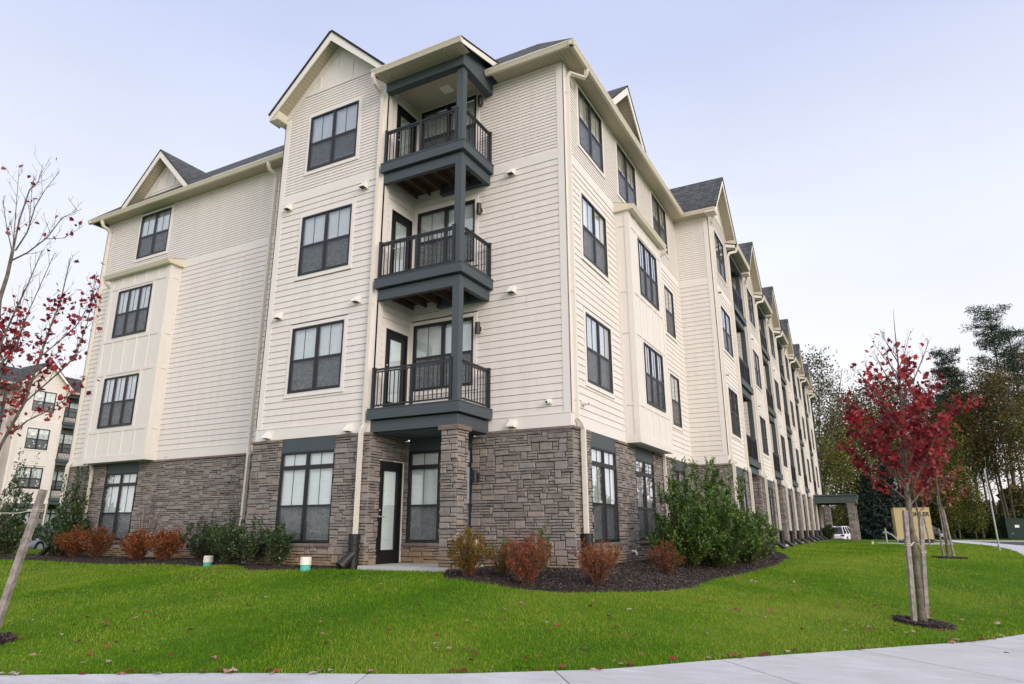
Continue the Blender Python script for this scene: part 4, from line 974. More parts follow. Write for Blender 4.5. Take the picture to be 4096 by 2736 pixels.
OVAL = [(0, 0), (.18, .32), (.15, .7), (0, 1.0), (-.15, .7), (-.18, .32)]; OVAL_F = [(0, 1, 2, 3), (0, 3, 4, 5)]
QUAD = [(-.5, 0), (0, -.45), (.5, 0), (0, .5)]; QUAD_F = [(0, 1, 2, 3)]
def leafmat(name, cols, trans=.3, rough=.55, spec=.3, patch=None):
    m = mat(name, cols, rough, spec=spec, trans=trans, var=.18)
    return m
RED = leafmat('crimson leaves', [(.24, .018, .030), (.34, .026, .038), (.15, .012, .024), (.36, .030, .036), (.20, .036, .048), (.27, .065, .075), (.14, .014, .030), (.44, .05, .04)], .42)
REDP = leafmat('dull red leaves', [(.22, .06, .05), (.18, .035, .04), (.28, .09, .06), (.14, .05, .05), (.34, .13, .06)], .3)
HOLLY = leafmat('holly leaves', [(.045, .105, .018), (.070, .145, .022), (.11, .185, .028), (.030, .072, .020), (.17, .25, .036), (.055, .115, .026)], .22, .32, .5)
HOLLYD = leafmat('dark holly leaves', [(.024, .052, .020), (.036, .074, .026), (.052, .098, .030), (.020, .042, .020), (.085, .135, .035)], .2, .32, .5)
ORNG = leafmat('orange shrub leaves', [(.28, .075, .018), (.34, .10, .02), (.20, .06, .02), (.13, .065, .02), (.10, .09, .02), (.40, .13, .03), (.33, .055, .03), (.16, .05, .02)], .3)
OLIVE = leafmat('olive and orange leaves', [(.13, .16, .015), (.15, .14, .015), (.24, .11, .015), (.30, .10, .02), (.08, .10, .02), (.18, .15, .02), (.33, .07, .02), (.12, .13, .018)], .3)
RUST = leafmat('rust red leaves', [(.30, .080, .030), (.42, .10, .03), (.20, .070, .03), (.13, .075, .025), (.42, .06, .04), (.30, .14, .03), (.12, .085, .03), (.36, .08, .045), (.09, .05, .03)], .3)
BROWN = leafmat('brown orange leaves', [(.19, .07, .03), (.24, .08, .03), (.14, .055, .025), (.10, .06, .02), (.28, .09, .04)], .3)
F_YEL = leafmat('yellow green leaves', [(.10, .12, .018), (.17, .16, .02), (.06, .085, .018), (.045, .065, .015), (.26, .22, .028), (.035, .055, .015)], .4)
F_OLV = leafmat('thin olive leaves', [(.085, .095, .025), (.12, .11, .03), (.055, .07, .02), (.15, .11, .035), (.04, .055, .02)], .4)
F_BRN = leafmat('brown green leaves', [(.095, .08, .028), (.14, .095, .03), (.055, .065, .022), (.18, .11, .03), (.04, .055, .02)], .35)
F_PIN = leafmat('pine needles', [(.014, .036, .020), (.022, .050, .026), (.034, .062, .026), (.010, .026, .018)], .1)
F_SPR = leafmat('dark spruce needles', [(.010, .022, .018), (.016, .032, .024), (.007, .016, .014), (.022, .040, .028)], .05)
GRNS = leafmat('boxwood leaves', [(.030, .06, .02), (.045, .085, .025), (.022, .045, .018), (.07, .10, .03)], .25)

CR = np.array([math.cos(YAW), math.sin(YAW), 0.0])
def bough(mb, p0, d, L, r0, rng, bend_up=.25, seg=5, wob=.10, sides=5):
    """tapering wandering branch; returns its points"""
    P = [Vector(p0)]; d = Vector(d).normalized()
    for i in range(seg):
        d = (d+Vector((rng.uniform(-wob, wob), rng.uniform(-wob, wob), rng.uniform(-wob, wob)+bend_up/seg))).normalized(); P.append(P[-1]+d*L/seg)
    mb.sweep(P, r0, sides=sides, rad=[max(r0*(1-.82*i/seg), .0016) for i in range(seg+1)], cap=False); return P
def alongs(P, t):
    i = min(int(t*(len(P)-1)), len(P)-2); f = t*(len(P)-1)-i; return P[i].lerp(P[i+1], f), (P[i+1]-P[i]).normalized()

def maple(name, base, label, group, trunk, limbs, leafn, leafmat_, size=.085, crown_z=(0, 9), seed=1, dens=None, twig_step=.17):
    """young maple: grey trunk with its limbs, fine twigs, and separate leaves hanging from the twigs (coordinates relative to base)"""
    rng = random.Random(seed); root = tag(empty(name, base), label, 'tree', group)
    tb = MB(); tp = [Vector(p[:3]) for p in trunk]
    tb.sweep(tp, .05, sides=10, rad=[p[3] for p in trunk], cap=False)
    tw = MB(); ends = []
    for (p0, d, L, r) in limbs:
        P = bough(tb, p0, d, L, r, rng, bend_up=.35, seg=6, wob=.07, sides=6) if not isinstance(p0, list) else None
        if P is None:
            P = [Vector(q) for q in p0]; tb.sweep(P, r, sides=6, rad=[max(.003, r*(1-.8*i/(len(P)-1))) for i in range(len(P))], cap=False); L = sum((b-a).length for a, b in zip(P[:-1], P[1:]))
        n = max(3, int(L/twig_step)); 
        for k in range(n):
            t = .18+.82*(k+rng.random()*.6)/n
            if t >= 1: t = .98
            q, dd = alongs(P, t); side = Vector((rng.uniform(-1, 1), rng.uniform(-1, 1), rng.uniform(-.1, .9))).normalized()
            d2 = (dd*1.0+side*.95).normalized(); l2 = rng.uniform(.16, .42)*min(1.25, max(.45, L*.8))*(1-.45*t)
            P2 = bough(tw, q, d2, l2, .0042, rng, bend_up=.3, seg=3, wob=.12, sides=4)
            for f in (.35, .6, .8, 1.0): ends.append((alongs(P2, min(f, .999))[0], rng.random()))
            for _ in range(rng.choice((1, 2, 2, 3))):
                q3, d3 = alongs(P2, rng.uniform(.25, .95)); s3 = Vector((rng.uniform(-1, 1), rng.uniform(-1, 1), rng.uniform(-.2, .8))).normalized()
                P3 = bough(tw, q3, (d3+s3*.9), rng.uniform(.06, .17), .0026, rng, seg=2, sides=3); ends.append((P3[-1], rng.random())); ends.append((P3[1], rng.random()))
        for f in (.7, .85, .999): ends.append((alongs(P, f)[0], rng.random()))
    n0 = len(tb.v); tb.v += tw.v; tb.f += [tuple(i+n0 for i in f) for f in tw.f]; tb.m += [1]*len(tw.f)
    t_ = tb.obj('trunk', [BARK, TWIG], root, smooth=True)
    w = np.array([dens(e[0]) if dens else 1 for e in ends]); w = w/w.sum(); E_ = np.array([tuple(e[0]) for e in ends])
    idx = RNG.choice(len(ends), leafn, p=w); P = E_[idx]+RNG.normal(scale=.05, size=(leafn, 3)); P[:, 2] -= RNG.uniform(0, .05, leafn)
    # blades droop: the normal leans sideways
    B = rot_basis(leafn, .3); V, F = leaf_faces(P, RNG.uniform(.6, 1.15, leafn)*size*1.5, MAPLE, MAPLE_F, B=B, curl=.30)
    link('crown', arr_mesh('crown', V, F, leafmat_), root); return root

def rel(base, r, f, z): # r along camera right, f along camera forward - used only to describe limb directions
    return (r*CR[0]-f*CR[1], r*CR[1]+f*CR[0], z)
# near right maple
b1 = (5.93, -.30, g1(5.93, -.30)+.03)
tr1 = [(*rel(b1, 0, 0, -.05), .072), (*rel(b1, 0, 0, .25), .055), (*rel(b1, .03, 0, .9), .047), (*rel(b1, .05, 0, 1.6), .044), (*rel(b1, .08, .02, 2.2), .040), (*rel(b1, .14, 0, 2.8), .036), (*rel(b1, .20, 0, 3.4), .025), (*rel(b1, .26, 0, 4.1), .014), (*rel(b1, .30, 0, 4.75), .006), (*rel(b1, .33, 0, 5.12), .002)]
rng = random.Random(11); limbs = []
for i in range(26):
    z = 1.75+2.6*(i/26)**1.05; az = i*2.4+rng.uniform(-.3, .3); k = max(0, (z-2.2)/(5.1-2.2)); x = np.interp(z, [0, 1.6, 2.2, 2.8, 3.4, 4.1, 5.1], [0, .05, .08, .14, .2, .26, .33])
    L = np.interp(z, [1.7, 2.3, 3.2, 3.9, 4.5], [1.30, 1.38, 1.15, .85, .5])*rng.uniform(.72, 1.12); up = np.interp(z, [1.7, 3, 4.6], [.85, 1.1, 1.7])
    limbs.append((rel(b1, x, 0, z), rel(b1, math.cos(az), math.sin(az), up), L, np.interp(L, [.5, 1.5], [.008, .02])))
limbs.append(([rel(b1, .07, 0, 2.0), rel(b1, -.12, -.05, 2.22), rel(b1, -.32, -.1, 2.48), rel(b1, -.55, -.12, 2.80), rel(b1, -.75, -.12, 3.25)], None, 0, .021))
limbs.append(([rel(b1, .10, 0, 2.3), rel(b1, .30, -.05, 2.75), rel(b1, .62, -.1, 3.05), rel(b1, .95, -.12, 3.30), rel(b1, 1.30, -.15, 3.42)], None, 0, .02))
maple('red_maple_tree', b1, 'young staked maple with a dense crimson crown, nearest tree on the right lawn', None, tr1, limbs, 2400, RED, seed=5, size=.068, twig_step=.12,
      dens=lambda p: max(.05, min(1, (4.5-p.z)/1.5))*(1 if p.z > 2.0 else .55))
# second maple, sparser
b2_ = (7.43, 15.57, g1(7.43, 15.57)); rng = random.Random(23)
tr2 = [(*rel(b2_, 0, 0, -.05), .06), (*rel(b2_, .03, 0, 1.0), .05), (*rel(b2_, .0, 0, 1.9), .042), (*rel(b2_, .02, 0, 2.8), .03), (*rel(b2_, .02, 0, 3.9), .012), (*rel(b2_, .05, 0, 4.8), .003)]
lm = []
for i in range(18):
    z = 1.6+2.4*i/18; az = i*2.4; L = np.interp(z, [1.6, 2.6, 4.0], [1.2, 1.5, .8])*rng.uniform(.8, 1.15); lm.append((rel(b2_, .01, 0, z), rel(b2_, math.cos(az), math.sin(az), np.interp(z, [1.6, 4], [.7, 1.4])), L, .016))
maple('red_maple_tree', b2_, 'second staked maple from the sidewalk, sparse dull red leaves on pale branches', None, tr2, lm, 620, REDP, seed=9, size=.10, dens=lambda p: 1 if p.z < 3.9 else .3)
b3 = (7.2, 27.4, g1(7.2, 27.4)); rng = random.Random(29)
tr3 = [(*rel(b3, 0, 0, -.05), .055), (*rel(b3, -.02, 0, 1.2), .045), (*rel(b3, -.05, 0, 2.4), .034), (*rel(b3, -.05, 0, 3.8), .015), (*rel(b3, -.05, 0, 5.0), .004)]
lm = [(rel(b3, -.03, 0, 1.6+2.6*i/16), rel(b3, math.cos(i*2.4), math.sin(i*2.4), .7+.05*i), np.interp(i, [0, 6, 16], [1.1, 1.5, .7])*rng.uniform(.8, 1.1), .014) for i in range(16)]
maple('red_maple_tree', b3, 'thin dark stemmed maple with rusty leaves beside the beige cabinet', None, tr3, lm, 900, REDP, seed=12, size=.11)
# left maple, trunk outside the frame
SK = {'trunk': [(-4.61, -8.41, .31), (-4.76, -8.49, 1.37), (-4.82, -8.52, 2.32), (-4.95, -8.59, 3.67), (-5.06, -8.65, 4.76), (-5.03, -8.63, 5.14), (-5.03, -8.63, 5.53)],
'A': [(-5.03, -8.63, 5.53), (-5.02, -8.68, 5.94), (-5.05, -8.76, 6.79)], 'B': [(-5.02, -8.63, 5.49), (-5.14, -8.58, 6.05), (-5.15, -8.53, 6.57), (-5.12, -8.45, 6.73), (-5.22, -8.39, 7.10)],
'C': [(-5.00, -8.61, 5.52), (-4.77, -8.61, 5.76), (-4.68, -8.62, 6.13), (-4.54, -8.60, 6.38), (-4.35, -8.55, 6.65)], 'D': [(-5.01, -8.62, 5.37), (-4.72, -8.58, 5.44), (-4.39, -8.52, 5.63), (-4.14, -8.50, 5.89), (-3.81, -8.43, 5.98)],
'D2': [(-4.39, -8.52, 5.61), (-4.13, -8.43, 5.60), (-3.87, -8.35, 5.76)], 'E': [(-4.77, -8.61, 5.91), (-4.81, -8.63, 6.27), (-4.78, -8.67, 6.56)], 'F': [(-5.04, -8.64, 5.53), (-5.30, -8.66, 5.97), (-5.54, -8.68, 6.43)],
'G': [(-4.90, -8.56, 2.92), (-4.82, -8.63, 4.07), (-4.61, -8.63, 4.53), (-4.40, -8.64, 4.87), (-4.20, -8.64, 5.35)], 'H': [(-4.85, -8.54, 2.48), (-5.00, -8.50, 3.84), (-4.97, -8.37, 4.12), (-4.96, -8.31, 4.64), (-4.82, -8.18, 5.61)],
'I': [(-4.79, -8.50, 1.84), (-4.46, -8.55, 2.67), (-4.16, -8.51, 3.23), (-3.97, -8.52, 3.85), (-3.92, -8.49, 4.25), (-3.85, -8.46, 4.60), (-3.83, -8.45, 5.24)], 'K': [(-4.16, -8.51, 3.23), (-3.73, -8.39, 3.60), (-3.46, -8.36, 3.79), (-3.33, -8.35, 4.22), (-3.27, -8.37, 4.86)],
'L': [(-4.29, -8.52, 2.84), (-4.09, -8.47, 2.99), (-3.80, -8.43, 3.08), (-3.48, -8.37, 3.23), (-3.27, -8.32, 3.44)], 'M': [(-3.97, -8.52, 3.82), (-3.52, -8.39, 4.20), (-3.28, -8.38, 4.49), (-3.28, -8.38, 4.90)],
'N': [(-4.82, -8.52, 2.16), (-5.02, -8.40, 3.29), (-4.90, -8.22, 3.42), (-4.80, -8.06, 3.87), (-4.62, -7.96, 4.13)], 'O': [(-4.92, -8.57, 2.98), (-5.19, -8.38, 3.63), (-5.25, -8.29, 4.14), (-5.25, -8.30, 5.10)]}
SK = {k: [(Vector(p)-CAM)*1.1+CAM for p in v] for k, v in SK.items()}
b4 = SK['trunk'][0].copy(); b4.z = g1(b4.x, b4.y)
rl = lambda v: [tuple(p-b4) for p in v]
t4 = [(*p, r) for p, r in zip(rl(SK['trunk']), (.085, .07, .06, .045, .032, .027, .024))]; t4[0] = (t4[0][0], t4[0][1], -.05, .09)
rad = {'A': .012, 'B': .016, 'C': .013, 'D': .014, 'D2': .007, 'E': .007, 'F': .010, 'G': .022, 'H': .022, 'I': .026, 'K': .013, 'L': .014, 'M': .010, 'N': .018, 'O': .018}
l4 = [(rl(SK[k]), None, 0, rad[k]) for k in rad]
rng = random.Random(63); tkp = rl(SK['trunk'])
for i in range(10):      # the limbs on the side away from the picture
    z = 2.0+.32*i; j = max(1, min(len(tkp)-1, next((q for q in range(len(tkp)) if tkp[q][2] > z), len(tkp)-1))); a_, b_ = Vector(tkp[j-1]), Vector(tkp[j]); p_ = a_.lerp(b_, max(0, min(1, (z-a_.z)/(b_.z-a_.z))))
    dr = -CR*.9+np.array([-CR[1], CR[0], 0])*rng.uniform(-.9, .9); l4.append((tuple(p_), (dr[0], dr[1], rng.uniform(.8, 1.3)), rng.uniform(1.0, 1.6)*(1-.05*i), .018))
maple('red_maple_tree', tuple(b4), 'maple leaning in from the left edge, nearly bare upper branches and dark red leaves', None, t4, l4, 1150, RED, seed=3, size=.060, twig_step=.15,
      dens=lambda p: (1.0 if 2.2 < p.z < 4.9 else .12) if p.z < 5.3 else .07)

# ------------------------------------------------------------------ stakes and ties
def stake(x0, x1, w, label, tie_z=None, tie_to=None):
    o = MB(); a, b = Vector(x0), Vector(x1); o.sweep([a, a.lerp(b, .5), b], w, w, upv=(CR[0], CR[1], 0))
    r = tag(o.obj('tree_stake', STAKEM), label, 'stake', 'wooden stakes holding the young maples')
    if tie_z:
        s = MB(); c = a.lerp(b, tie_z); d = (b-a).normalized()
        for k in (-.012, .012): s.sweep([c+d*k+Vector((CR[0]*w*.62*i+CR[1]*w*.62*j, CR[1]*w*.62*i-CR[0]*w*.62*j, 0)) for i, j in ((-1, -1), (1, -1), (1, 1), (-1, 1), (-1, -1))], .022, .006)
        if tie_to:
            e = Vector(tie_to); s.sweep([c+Vector((0, 0, .01)), c.lerp(e, .35)+Vector((0, 0, -.03 if (e-c).length < 1 else -.02)), c.lerp(e, .7)+Vector((0, 0, .0)), e, e+Vector((.05, -.03, .03))], .02, .008)
        st_ = s.obj('strap', STRAP, r)
    return r
gz = g1(5.79, -.57)
stake((5.80, -.50, gz-.05), (5.91, -.45, gz+1.70), .062, 'left weathered stake tied to the near red maple, on the sidewalk side', .70, (6.0, -.28, gz+1.22))
stake((5.99, .10, gz-.05), (6.14, .18, gz+1.62), .058, 'right weathered stake tied to the near red maple', .66, (6.0, -.24, gz+1.38))
gz = g1(7.42, 15.9); stake((7.30, 15.75, gz-.05), (7.28, 15.75, gz+1.0), .05, 'stake standing left of the second maple trunk')
stake((7.62, 15.85, gz-.05), (7.52, 15.85, gz+1.75), .055, 'tall stake standing right of the second maple trunk', .66, (7.44, 15.6, gz+1.35))
gz = g1(7.45, 27.4); stake((7.50, 27.5, gz-.05), (7.42, 27.5, gz+1.45), .06, 'dark stake between the thin maple and the metal pole', .7, (7.22, 27.42, gz+1.2))
Sa, Sb = (Vector((-3.80, -8.55, .318))-CAM)*1.1+CAM, (Vector((-3.543, -8.405, 2.101))-CAM)*1.1+CAM
stake(tuple(Sa), tuple(Sb), .075, 'weathered stake leaning at the left edge with a tie strap', .86, tuple((Vector((-4.65, -8.47, 1.82))-CAM)*1.1+CAM))

# ------------------------------------------------------------------ shrubs
def shrub(name, x, y, w, h, leafm, n, size, label, group, stems=14, tpl=OVAL, tf=OVAL_F, upright=.6, shape='round', seed=0, spikes=0, z=None, depth=None):
    rng = random.Random(seed*77+5); base = (x, y, (g1(x, y) if z is None else z)+.03); root = tag(empty(name, base), label, 'shrub', group)
    mb = MB(); pts = []; rx, ry = w/2, (depth or w)/2
    for i in range(stems):
        a = i*2.4+rng.uniform(-.3, .3); q = math.sqrt((i+.5)/stems)
        tx, ty = math.cos(a)*q*rx*.9, math.sin(a)*q*ry*.9
        if shape == 'round': tz = h*(1-.45*q*q)*rng.uniform(.78, 1.04)
        elif shape == 'cone': tz = h*(1-.80*q)*rng.uniform(.85, 1.05)
        else: tz = h*(1-.35*q)*rng.uniform(.55, 1.05)
        P = [Vector((tx*.12, ty*.12, -.02)), Vector((tx*.45+rng.uniform(-.04, .04)*w, ty*.45, tz*.38)), Vector((tx*.85, ty*.85+rng.uniform(-.04, .04)*w, tz*.72)), Vector((tx, ty, tz))]
        mb.sweep(P, .01, sides=4, rad=[.011*max(.6, h/1.2), .008, .005, .002], cap=False)
        for k in range(9):
            t = .06+.94*k/9; q0, dd = alongs(P, t); side = Vector((rng.uniform(-1, 1), rng.uniform(-1, 1), rng.uniform(.1, 1.1))).normalized(); l = rng.uniform(.10, .26)*max(.45, min(w, 1.6))*(1.15-t*.7)
            e = q0+(side*.9+dd*upright)*l; mb.sweep([q0, e], .003, sides=3, rad=[.003, .0012], cap=False); pts += [(q0, e, l)]*(2 if t < .8 else 3)
        pts += [(P[2], P[3], .2)]*2
    for i in range(spikes):
        a = rng.uniform(0, 6.28); q = rng.uniform(.1, .8); b_ = Vector((math.cos(a)*q*rx*.8, math.sin(a)*q*ry*.8, h*.75*(1-.4*q))); e = b_+Vector((rng.uniform(-.06, .06)*w, 0, h*rng.uniform(.22, .42))); mb.sweep([b_, e], .004, sides=3, rad=[.005, .002], cap=False); pts += [(b_, e, .3)]*5
    idx = RNG.integers(0, len(pts), n); t = RNG.uniform(.1, 1.05, n); A_ = np.array([tuple(pts[i][0]) for i in idx]); B_ = np.array([tuple(pts[i][1]) for i in idx])
    P = A_+(B_-A_)*t[:, None]+RNG.normal(scale=size*.35, size=(n, 3)); P[:, 2] = np.maximum(P[:, 2], .03)
    # leaves point outward along their twig
    D = (B_-A_); D /= np.linalg.norm(D, axis=1)[:, None]+1e-9; D = D+RNG.normal(scale=.65, size=(n, 3)); D /= np.linalg.norm(D, axis=1)[:, None]
    Nn = RNG.normal(size=(n, 3)); Nn[:, 2] += .8; Nn -= (Nn*D).sum(1)[:, None]*D; Nn /= np.linalg.norm(Nn, axis=1)[:, None]
    Bm = np.stack([np.cross(D, Nn), D, Nn], 1); V, F = leaf_faces(P, RNG.uniform(.7, 1.25, n)*size, tpl, tf, B=Bm, curl=.2)
    mb.obj('stems', TWIG, root); link('leaves', arr_mesh('leaves', V, F, leafm), root); return root
NARROW = [(0, 0), (.12, .35), (.09, .75), (0, 1.0), (-.09, .75), (-.12, .35)]
gR = 'autumn shrubs in the corner mulch bed'; gL = 'orange shrubs along the left wall'; gH = 'green hollies along the walls'
shrub('autumn_shrub', -1.22, -2.15, .90, .86, OLIVE, 3600, .06, 'olive and orange shrub nearest the corner stone column', gR, 22, NARROW, seed=1, shape='round')
shrub('autumn_shrub', -.76, -1.62, .74, .74, OLIVE, 1900, .05, 'smaller olive shrub tucked behind, between the orange one and the red one', gR, 16, NARROW, seed=2)
shrub('autumn_shrub', -.04, -2.10, .92, 1.02, RUST, 3800, .055, 'tallest rusty red shrub in the middle of the corner bed', gR, 30, NARROW, seed=3, shape='up')
shrub('leafy_sapling_shrub', -.22, -1.10, .62, 1.02, leafmat('pale green leaves', [(.07, .12, .03), (.10, .16, .04), (.05, .09, .03), (.14, .19, .05)]), 620, .06, 'loose pale green upright plant against the stone behind the red shrub', None, 7, OVAL, seed=4, shape='up', upright=1.3)
shrub('autumn_shrub', 1.10, -1.62, .95, .90, RUST, 3000, .052, 'brownish red shrub with bare stems right of the building corner', gR, 30, NARROW, seed=5, shape='up')
shrub('autumn_shrub', 1.55, 1.00, .75, .82, BROWN, 2200, .05, 'brown orange shrub at the foot of the big green hollies', gR, 22, NARROW, seed=6, shape='up')
shrub('holly_shrub', 1.45, 3.1, 1.95, 2.40, HOLLY, 17000, .078, 'large loose green holly, the nearer of the two by the right wall', gH, 34, seed=7, shape='cone', spikes=7, depth=1.5)
shrub('holly_shrub', 1.65, 5.4, 2.7, 2.70, HOLLY, 20000, .08, 'largest green holly, behind its neighbour by the right wall', gH, 40, seed=8, shape='cone', spikes=9, depth=2.0)
shrub('holly_shrub', 2.0, 4.1, 2.0, 1.8, HOLLY, 14000, .072, 'low rounded green holly in front of the two large ones', gH, 30, seed=9, shape='round', depth=1.6)
shrub('holly_shrub', 2.25, 6.6, 1.7, 1.60, HOLLY, 8000, .07, 'green holly at the right end of the holly clump', gH, 24, seed=10, shape='round', depth=1.6)
shrub('holly_shrub', 2.30, 8.9, 1.0, .80, HOLLY, 2200, .06, 'small green holly at the far tip of the mulch bed', gH, 18, seed=11)
shrub('holly_shrub', -21.6, .1, 2.9, 3.35, HOLLYD, 6500, .105, 'big dark holly at the far left edge', gH, 30, seed=12, shape='cone', depth=2.2, spikes=5)
shrub('holly_shrub', -17.6, -.15, 2.5, 2.85, HOLLYD, 7000, .095, 'tall pointed dark holly against the left end of the stone wall', gH, 32, seed=13, shape='cone', depth=1.3, spikes=6)
for i, (x, y, w, h, m_, lb) in enumerate(((-16.3, -.55, 1.3, .85, ORNG, 'leftmost orange shrub, under the tall pointed holly'), (-15.1, -.60, 1.1, .92, BROWN, 'brownish orange shrub, second along the left wall'), (-13.0, -.75, .95, .86, ORNG, 'compact bright orange shrub beneath the bare sapling'), (-11.75, -.72, 1.15, .88, ORNG, 'rightmost orange shrub along the left wall'))):
    shrub('autumn_shrub', x, y, w, h, m_, 2600, .07, lb, gL, 24, seed=20+i)
for i, (x, y, w, h, lb) in enumerate(((-11.2, -.05, 1.35, 1.22, 'round dark green holly behind the rightmost orange shrub'), (-9.95, -.5, .8, .95, 'small dark holly just left of the wing downspout'), (-8.55, -1.35, 1.15, 1.20, 'spiky green holly in front of the wing downspout'), (-7.35, -1.72, 1.15, 1.05, 'green holly in front of the large ground floor window'), (-6.55, -1.70, .75, .95, 'rightmost small holly under the large ground floor window'))):
    shrub('holly_shrub', x, y, w, h, HOLLYD, 3400, .065, lb, gH, 20, seed=30+i, spikes=4, shape='up')
# bare sapling
rng = random.Random(41); sr = tag(empty('bare_sapling', (-13.3, -.35, g1(-13.3, -.35))), 'leafless sapling with thin whips against the left stone wall', 'tree'); sb = MB()
for i in range(9):
    a = -1+2*i/8; P = bough(sb, (a*.05, 0, 0), (a*.42, rng.uniform(-.1, .1), 1), rng.uniform(1.9, 3.0)*(1-.25*abs(a)), .012, rng, bend_up=.1, seg=6, wob=.05, sides=4)
    for k in range(4): q, d = alongs(P, rng.uniform(.35, .95)); bough(sb, q, d+Vector((rng.uniform(-.8, .8), 0, .2)), rng.uniform(.25, .6), .005, rng, seg=3, sides=3)
sb.obj('trunk', TWIG, sr)
P = np.array([(.55, 0, 2.9), (.48, 0, 2.75), (-.3, 0, 2.1)]); V, F = leaf_faces(P, .11, OVAL, OVAL_F); link('leaves', arr_mesh('leaves', V, F, F_YEL), sr)
shrub('boxwood_shrub', 1.95, 42.8, 1.25, 1.0, GRNS, 2200, .09, 'clipped round green shrub beside the canopy pillar', None, 16, seed=50)

# ------------------------------------------------------------------ the woods behind: every tree its own trunk, limbs and crown
def forest_tree(kind, x, y, h, label, seed):
    rng = random.Random(seed); nr = np.random.default_rng(seed); z0 = g1(x, y)
    nm = {'B': 'tall_thin_tree', 'Y': 'yellow_green_tree', 'D': 'brown_green_tree', 'P': 'pine_tree', 'S': 'spruce_tree'}[kind]
    root = tag(empty(nm, (x, y, z0)), label, 'tree', 'trees of the woods behind the lawn'); tb = MB(); C_ = []; S_ = []
    lean = (rng.uniform(-.04, .04), rng.uniform(-.04, .04)); r0 = h*.0095
    tk = [Vector((lean[0]*h*t*t+math.sin(t*5+seed)*.012*h, lean[1]*h*t*t, h*t*.97-.1)) for t in (0, .2, .4, .6, .8, 1)]
    if kind == 'B' and seed % 2 == 0:     # forked stem
        t2 = [tk[1]]+[Vector((p.x+h*.05*(i+1)*(.6), p.y, p.z*.93)) for i, p in enumerate(tk[2:])]; tb.sweep(t2, r0, sides=6, rad=[r0*.7*(1-.19*i) for i in range(5)], cap=False)
    tb.sweep(tk, r0, sides=7, rad=[r0*(1-.185*i) for i in range(6)], cap=False)
    if kind in 'BYD':
        c0 = {'B': .30, 'Y': .12, 'D': .36}[kind]; W_ = {'B': .17, 'Y': .34, 'D': .22}[kind]*h; nb = {'B': 26, 'Y': 24, 'D': 26}[kind]
        for i in range(nb):
            t = c0+(1-c0)*(i+.5)/nb; p, d = alongs(tk, min(t, .99)); a = i*2.4+rng.uniform(-.5, .5); prof = math.sin(math.pi*min(1, max(.12, (t-c0)/(1-c0)))**.8)*.85+.2
            L_ = W_*prof*rng.uniform(.6, 1.2); P = bough(tb, p, (math.cos(a), math.sin(a), rng.uniform(.5, 1.1)), L_, r0*.28, rng, bend_up=.2, seg=3, wob=.2, sides=3)
            for f in (.45, .75, 1.0):
                if rng.random() < {'B': .75, 'Y': .98, 'D': .8}[kind]: C_.append(tuple(alongs(P, min(f, .99))[0])); S_.append(W_*rng.uniform(.12, .36))
        per = {'B': 58, 'Y': 56, 'D': 62}[kind]; m_ = {'B': F_OLV, 'Y': F_YEL, 'D': F_BRN}[kind]; ls = .24 if kind != 'Y' else .27; tp, tf = QUAD, QUAD_F
    elif kind == 'P':
        nb = 44
        for i in range(nb):
            t = .36+.63*(i+.5)/nb; p, d = alongs(tk, min(t, .99)); a = i*2.4+rng.uniform(-.6, .6); L_ = h*.15*(1.12-t)**.55*rng.uniform(.55, 1.25)
            P = bough(tb, p, (math.cos(a), math.sin(a), rng.uniform(.0, .5)), L_, r0*.22, rng, bend_up=.25, seg=3, wob=.12, sides=3)
            for f in (.5, .75, 1.0): C_.append(tuple(alongs(P, min(f, .99))[0]+Vector((0, 0, .1)))); S_.append(h*.020*rng.uniform(.8, 1.4))
        per, m_, ls, tp, tf = 90, F_PIN, .34, [(-.12, 0), (.12, 0), (.05, 1), (-.05, 1)], QUAD_F
    else:
        nb = 60
        for i in range(nb):
            t = .04+.95*(i+.5)/nb; p, d = alongs(tk, min(t, .99)); a = i*2.4; L_ = h*.24*(1.02-t)*rng.uniform(.8, 1.15)
            P = bough(tb, p, (math.cos(a), math.sin(a), -.15), L_, r0*.2, rng, bend_up=.1, seg=2, wob=.05, sides=3)
            for f in (.35, .7, 1.0): C_.append(tuple(alongs(P, min(f, .99))[0])); S_.append(h*.035)
        per, m_, ls, tp, tf = 60, F_SPR, .42, [(-.2, 0), (.2, 0), (.08, 1), (-.08, 1)], QUAD_F
    tb.obj('trunk', BARKD, root)
    C_ = np.array(C_); S_ = np.array(S_); idx = np.repeat(np.arange(len(C_)), per); n = len(idx); flat = .35 if kind in 'PS' else .8
    P = C_[idx]+nr.uniform(-1, 1, size=(n, 3))**1*1.5*S_[idx][:, None]*np.array([1, 1, flat]); V, F = leaf_faces(P, nr.uniform(.6, 1.3, n)*ls*(h/22)**.35, tp, tf, up_bias=.3)
    link('crown', arr_mesh('crown', V, F, m_), root); return root
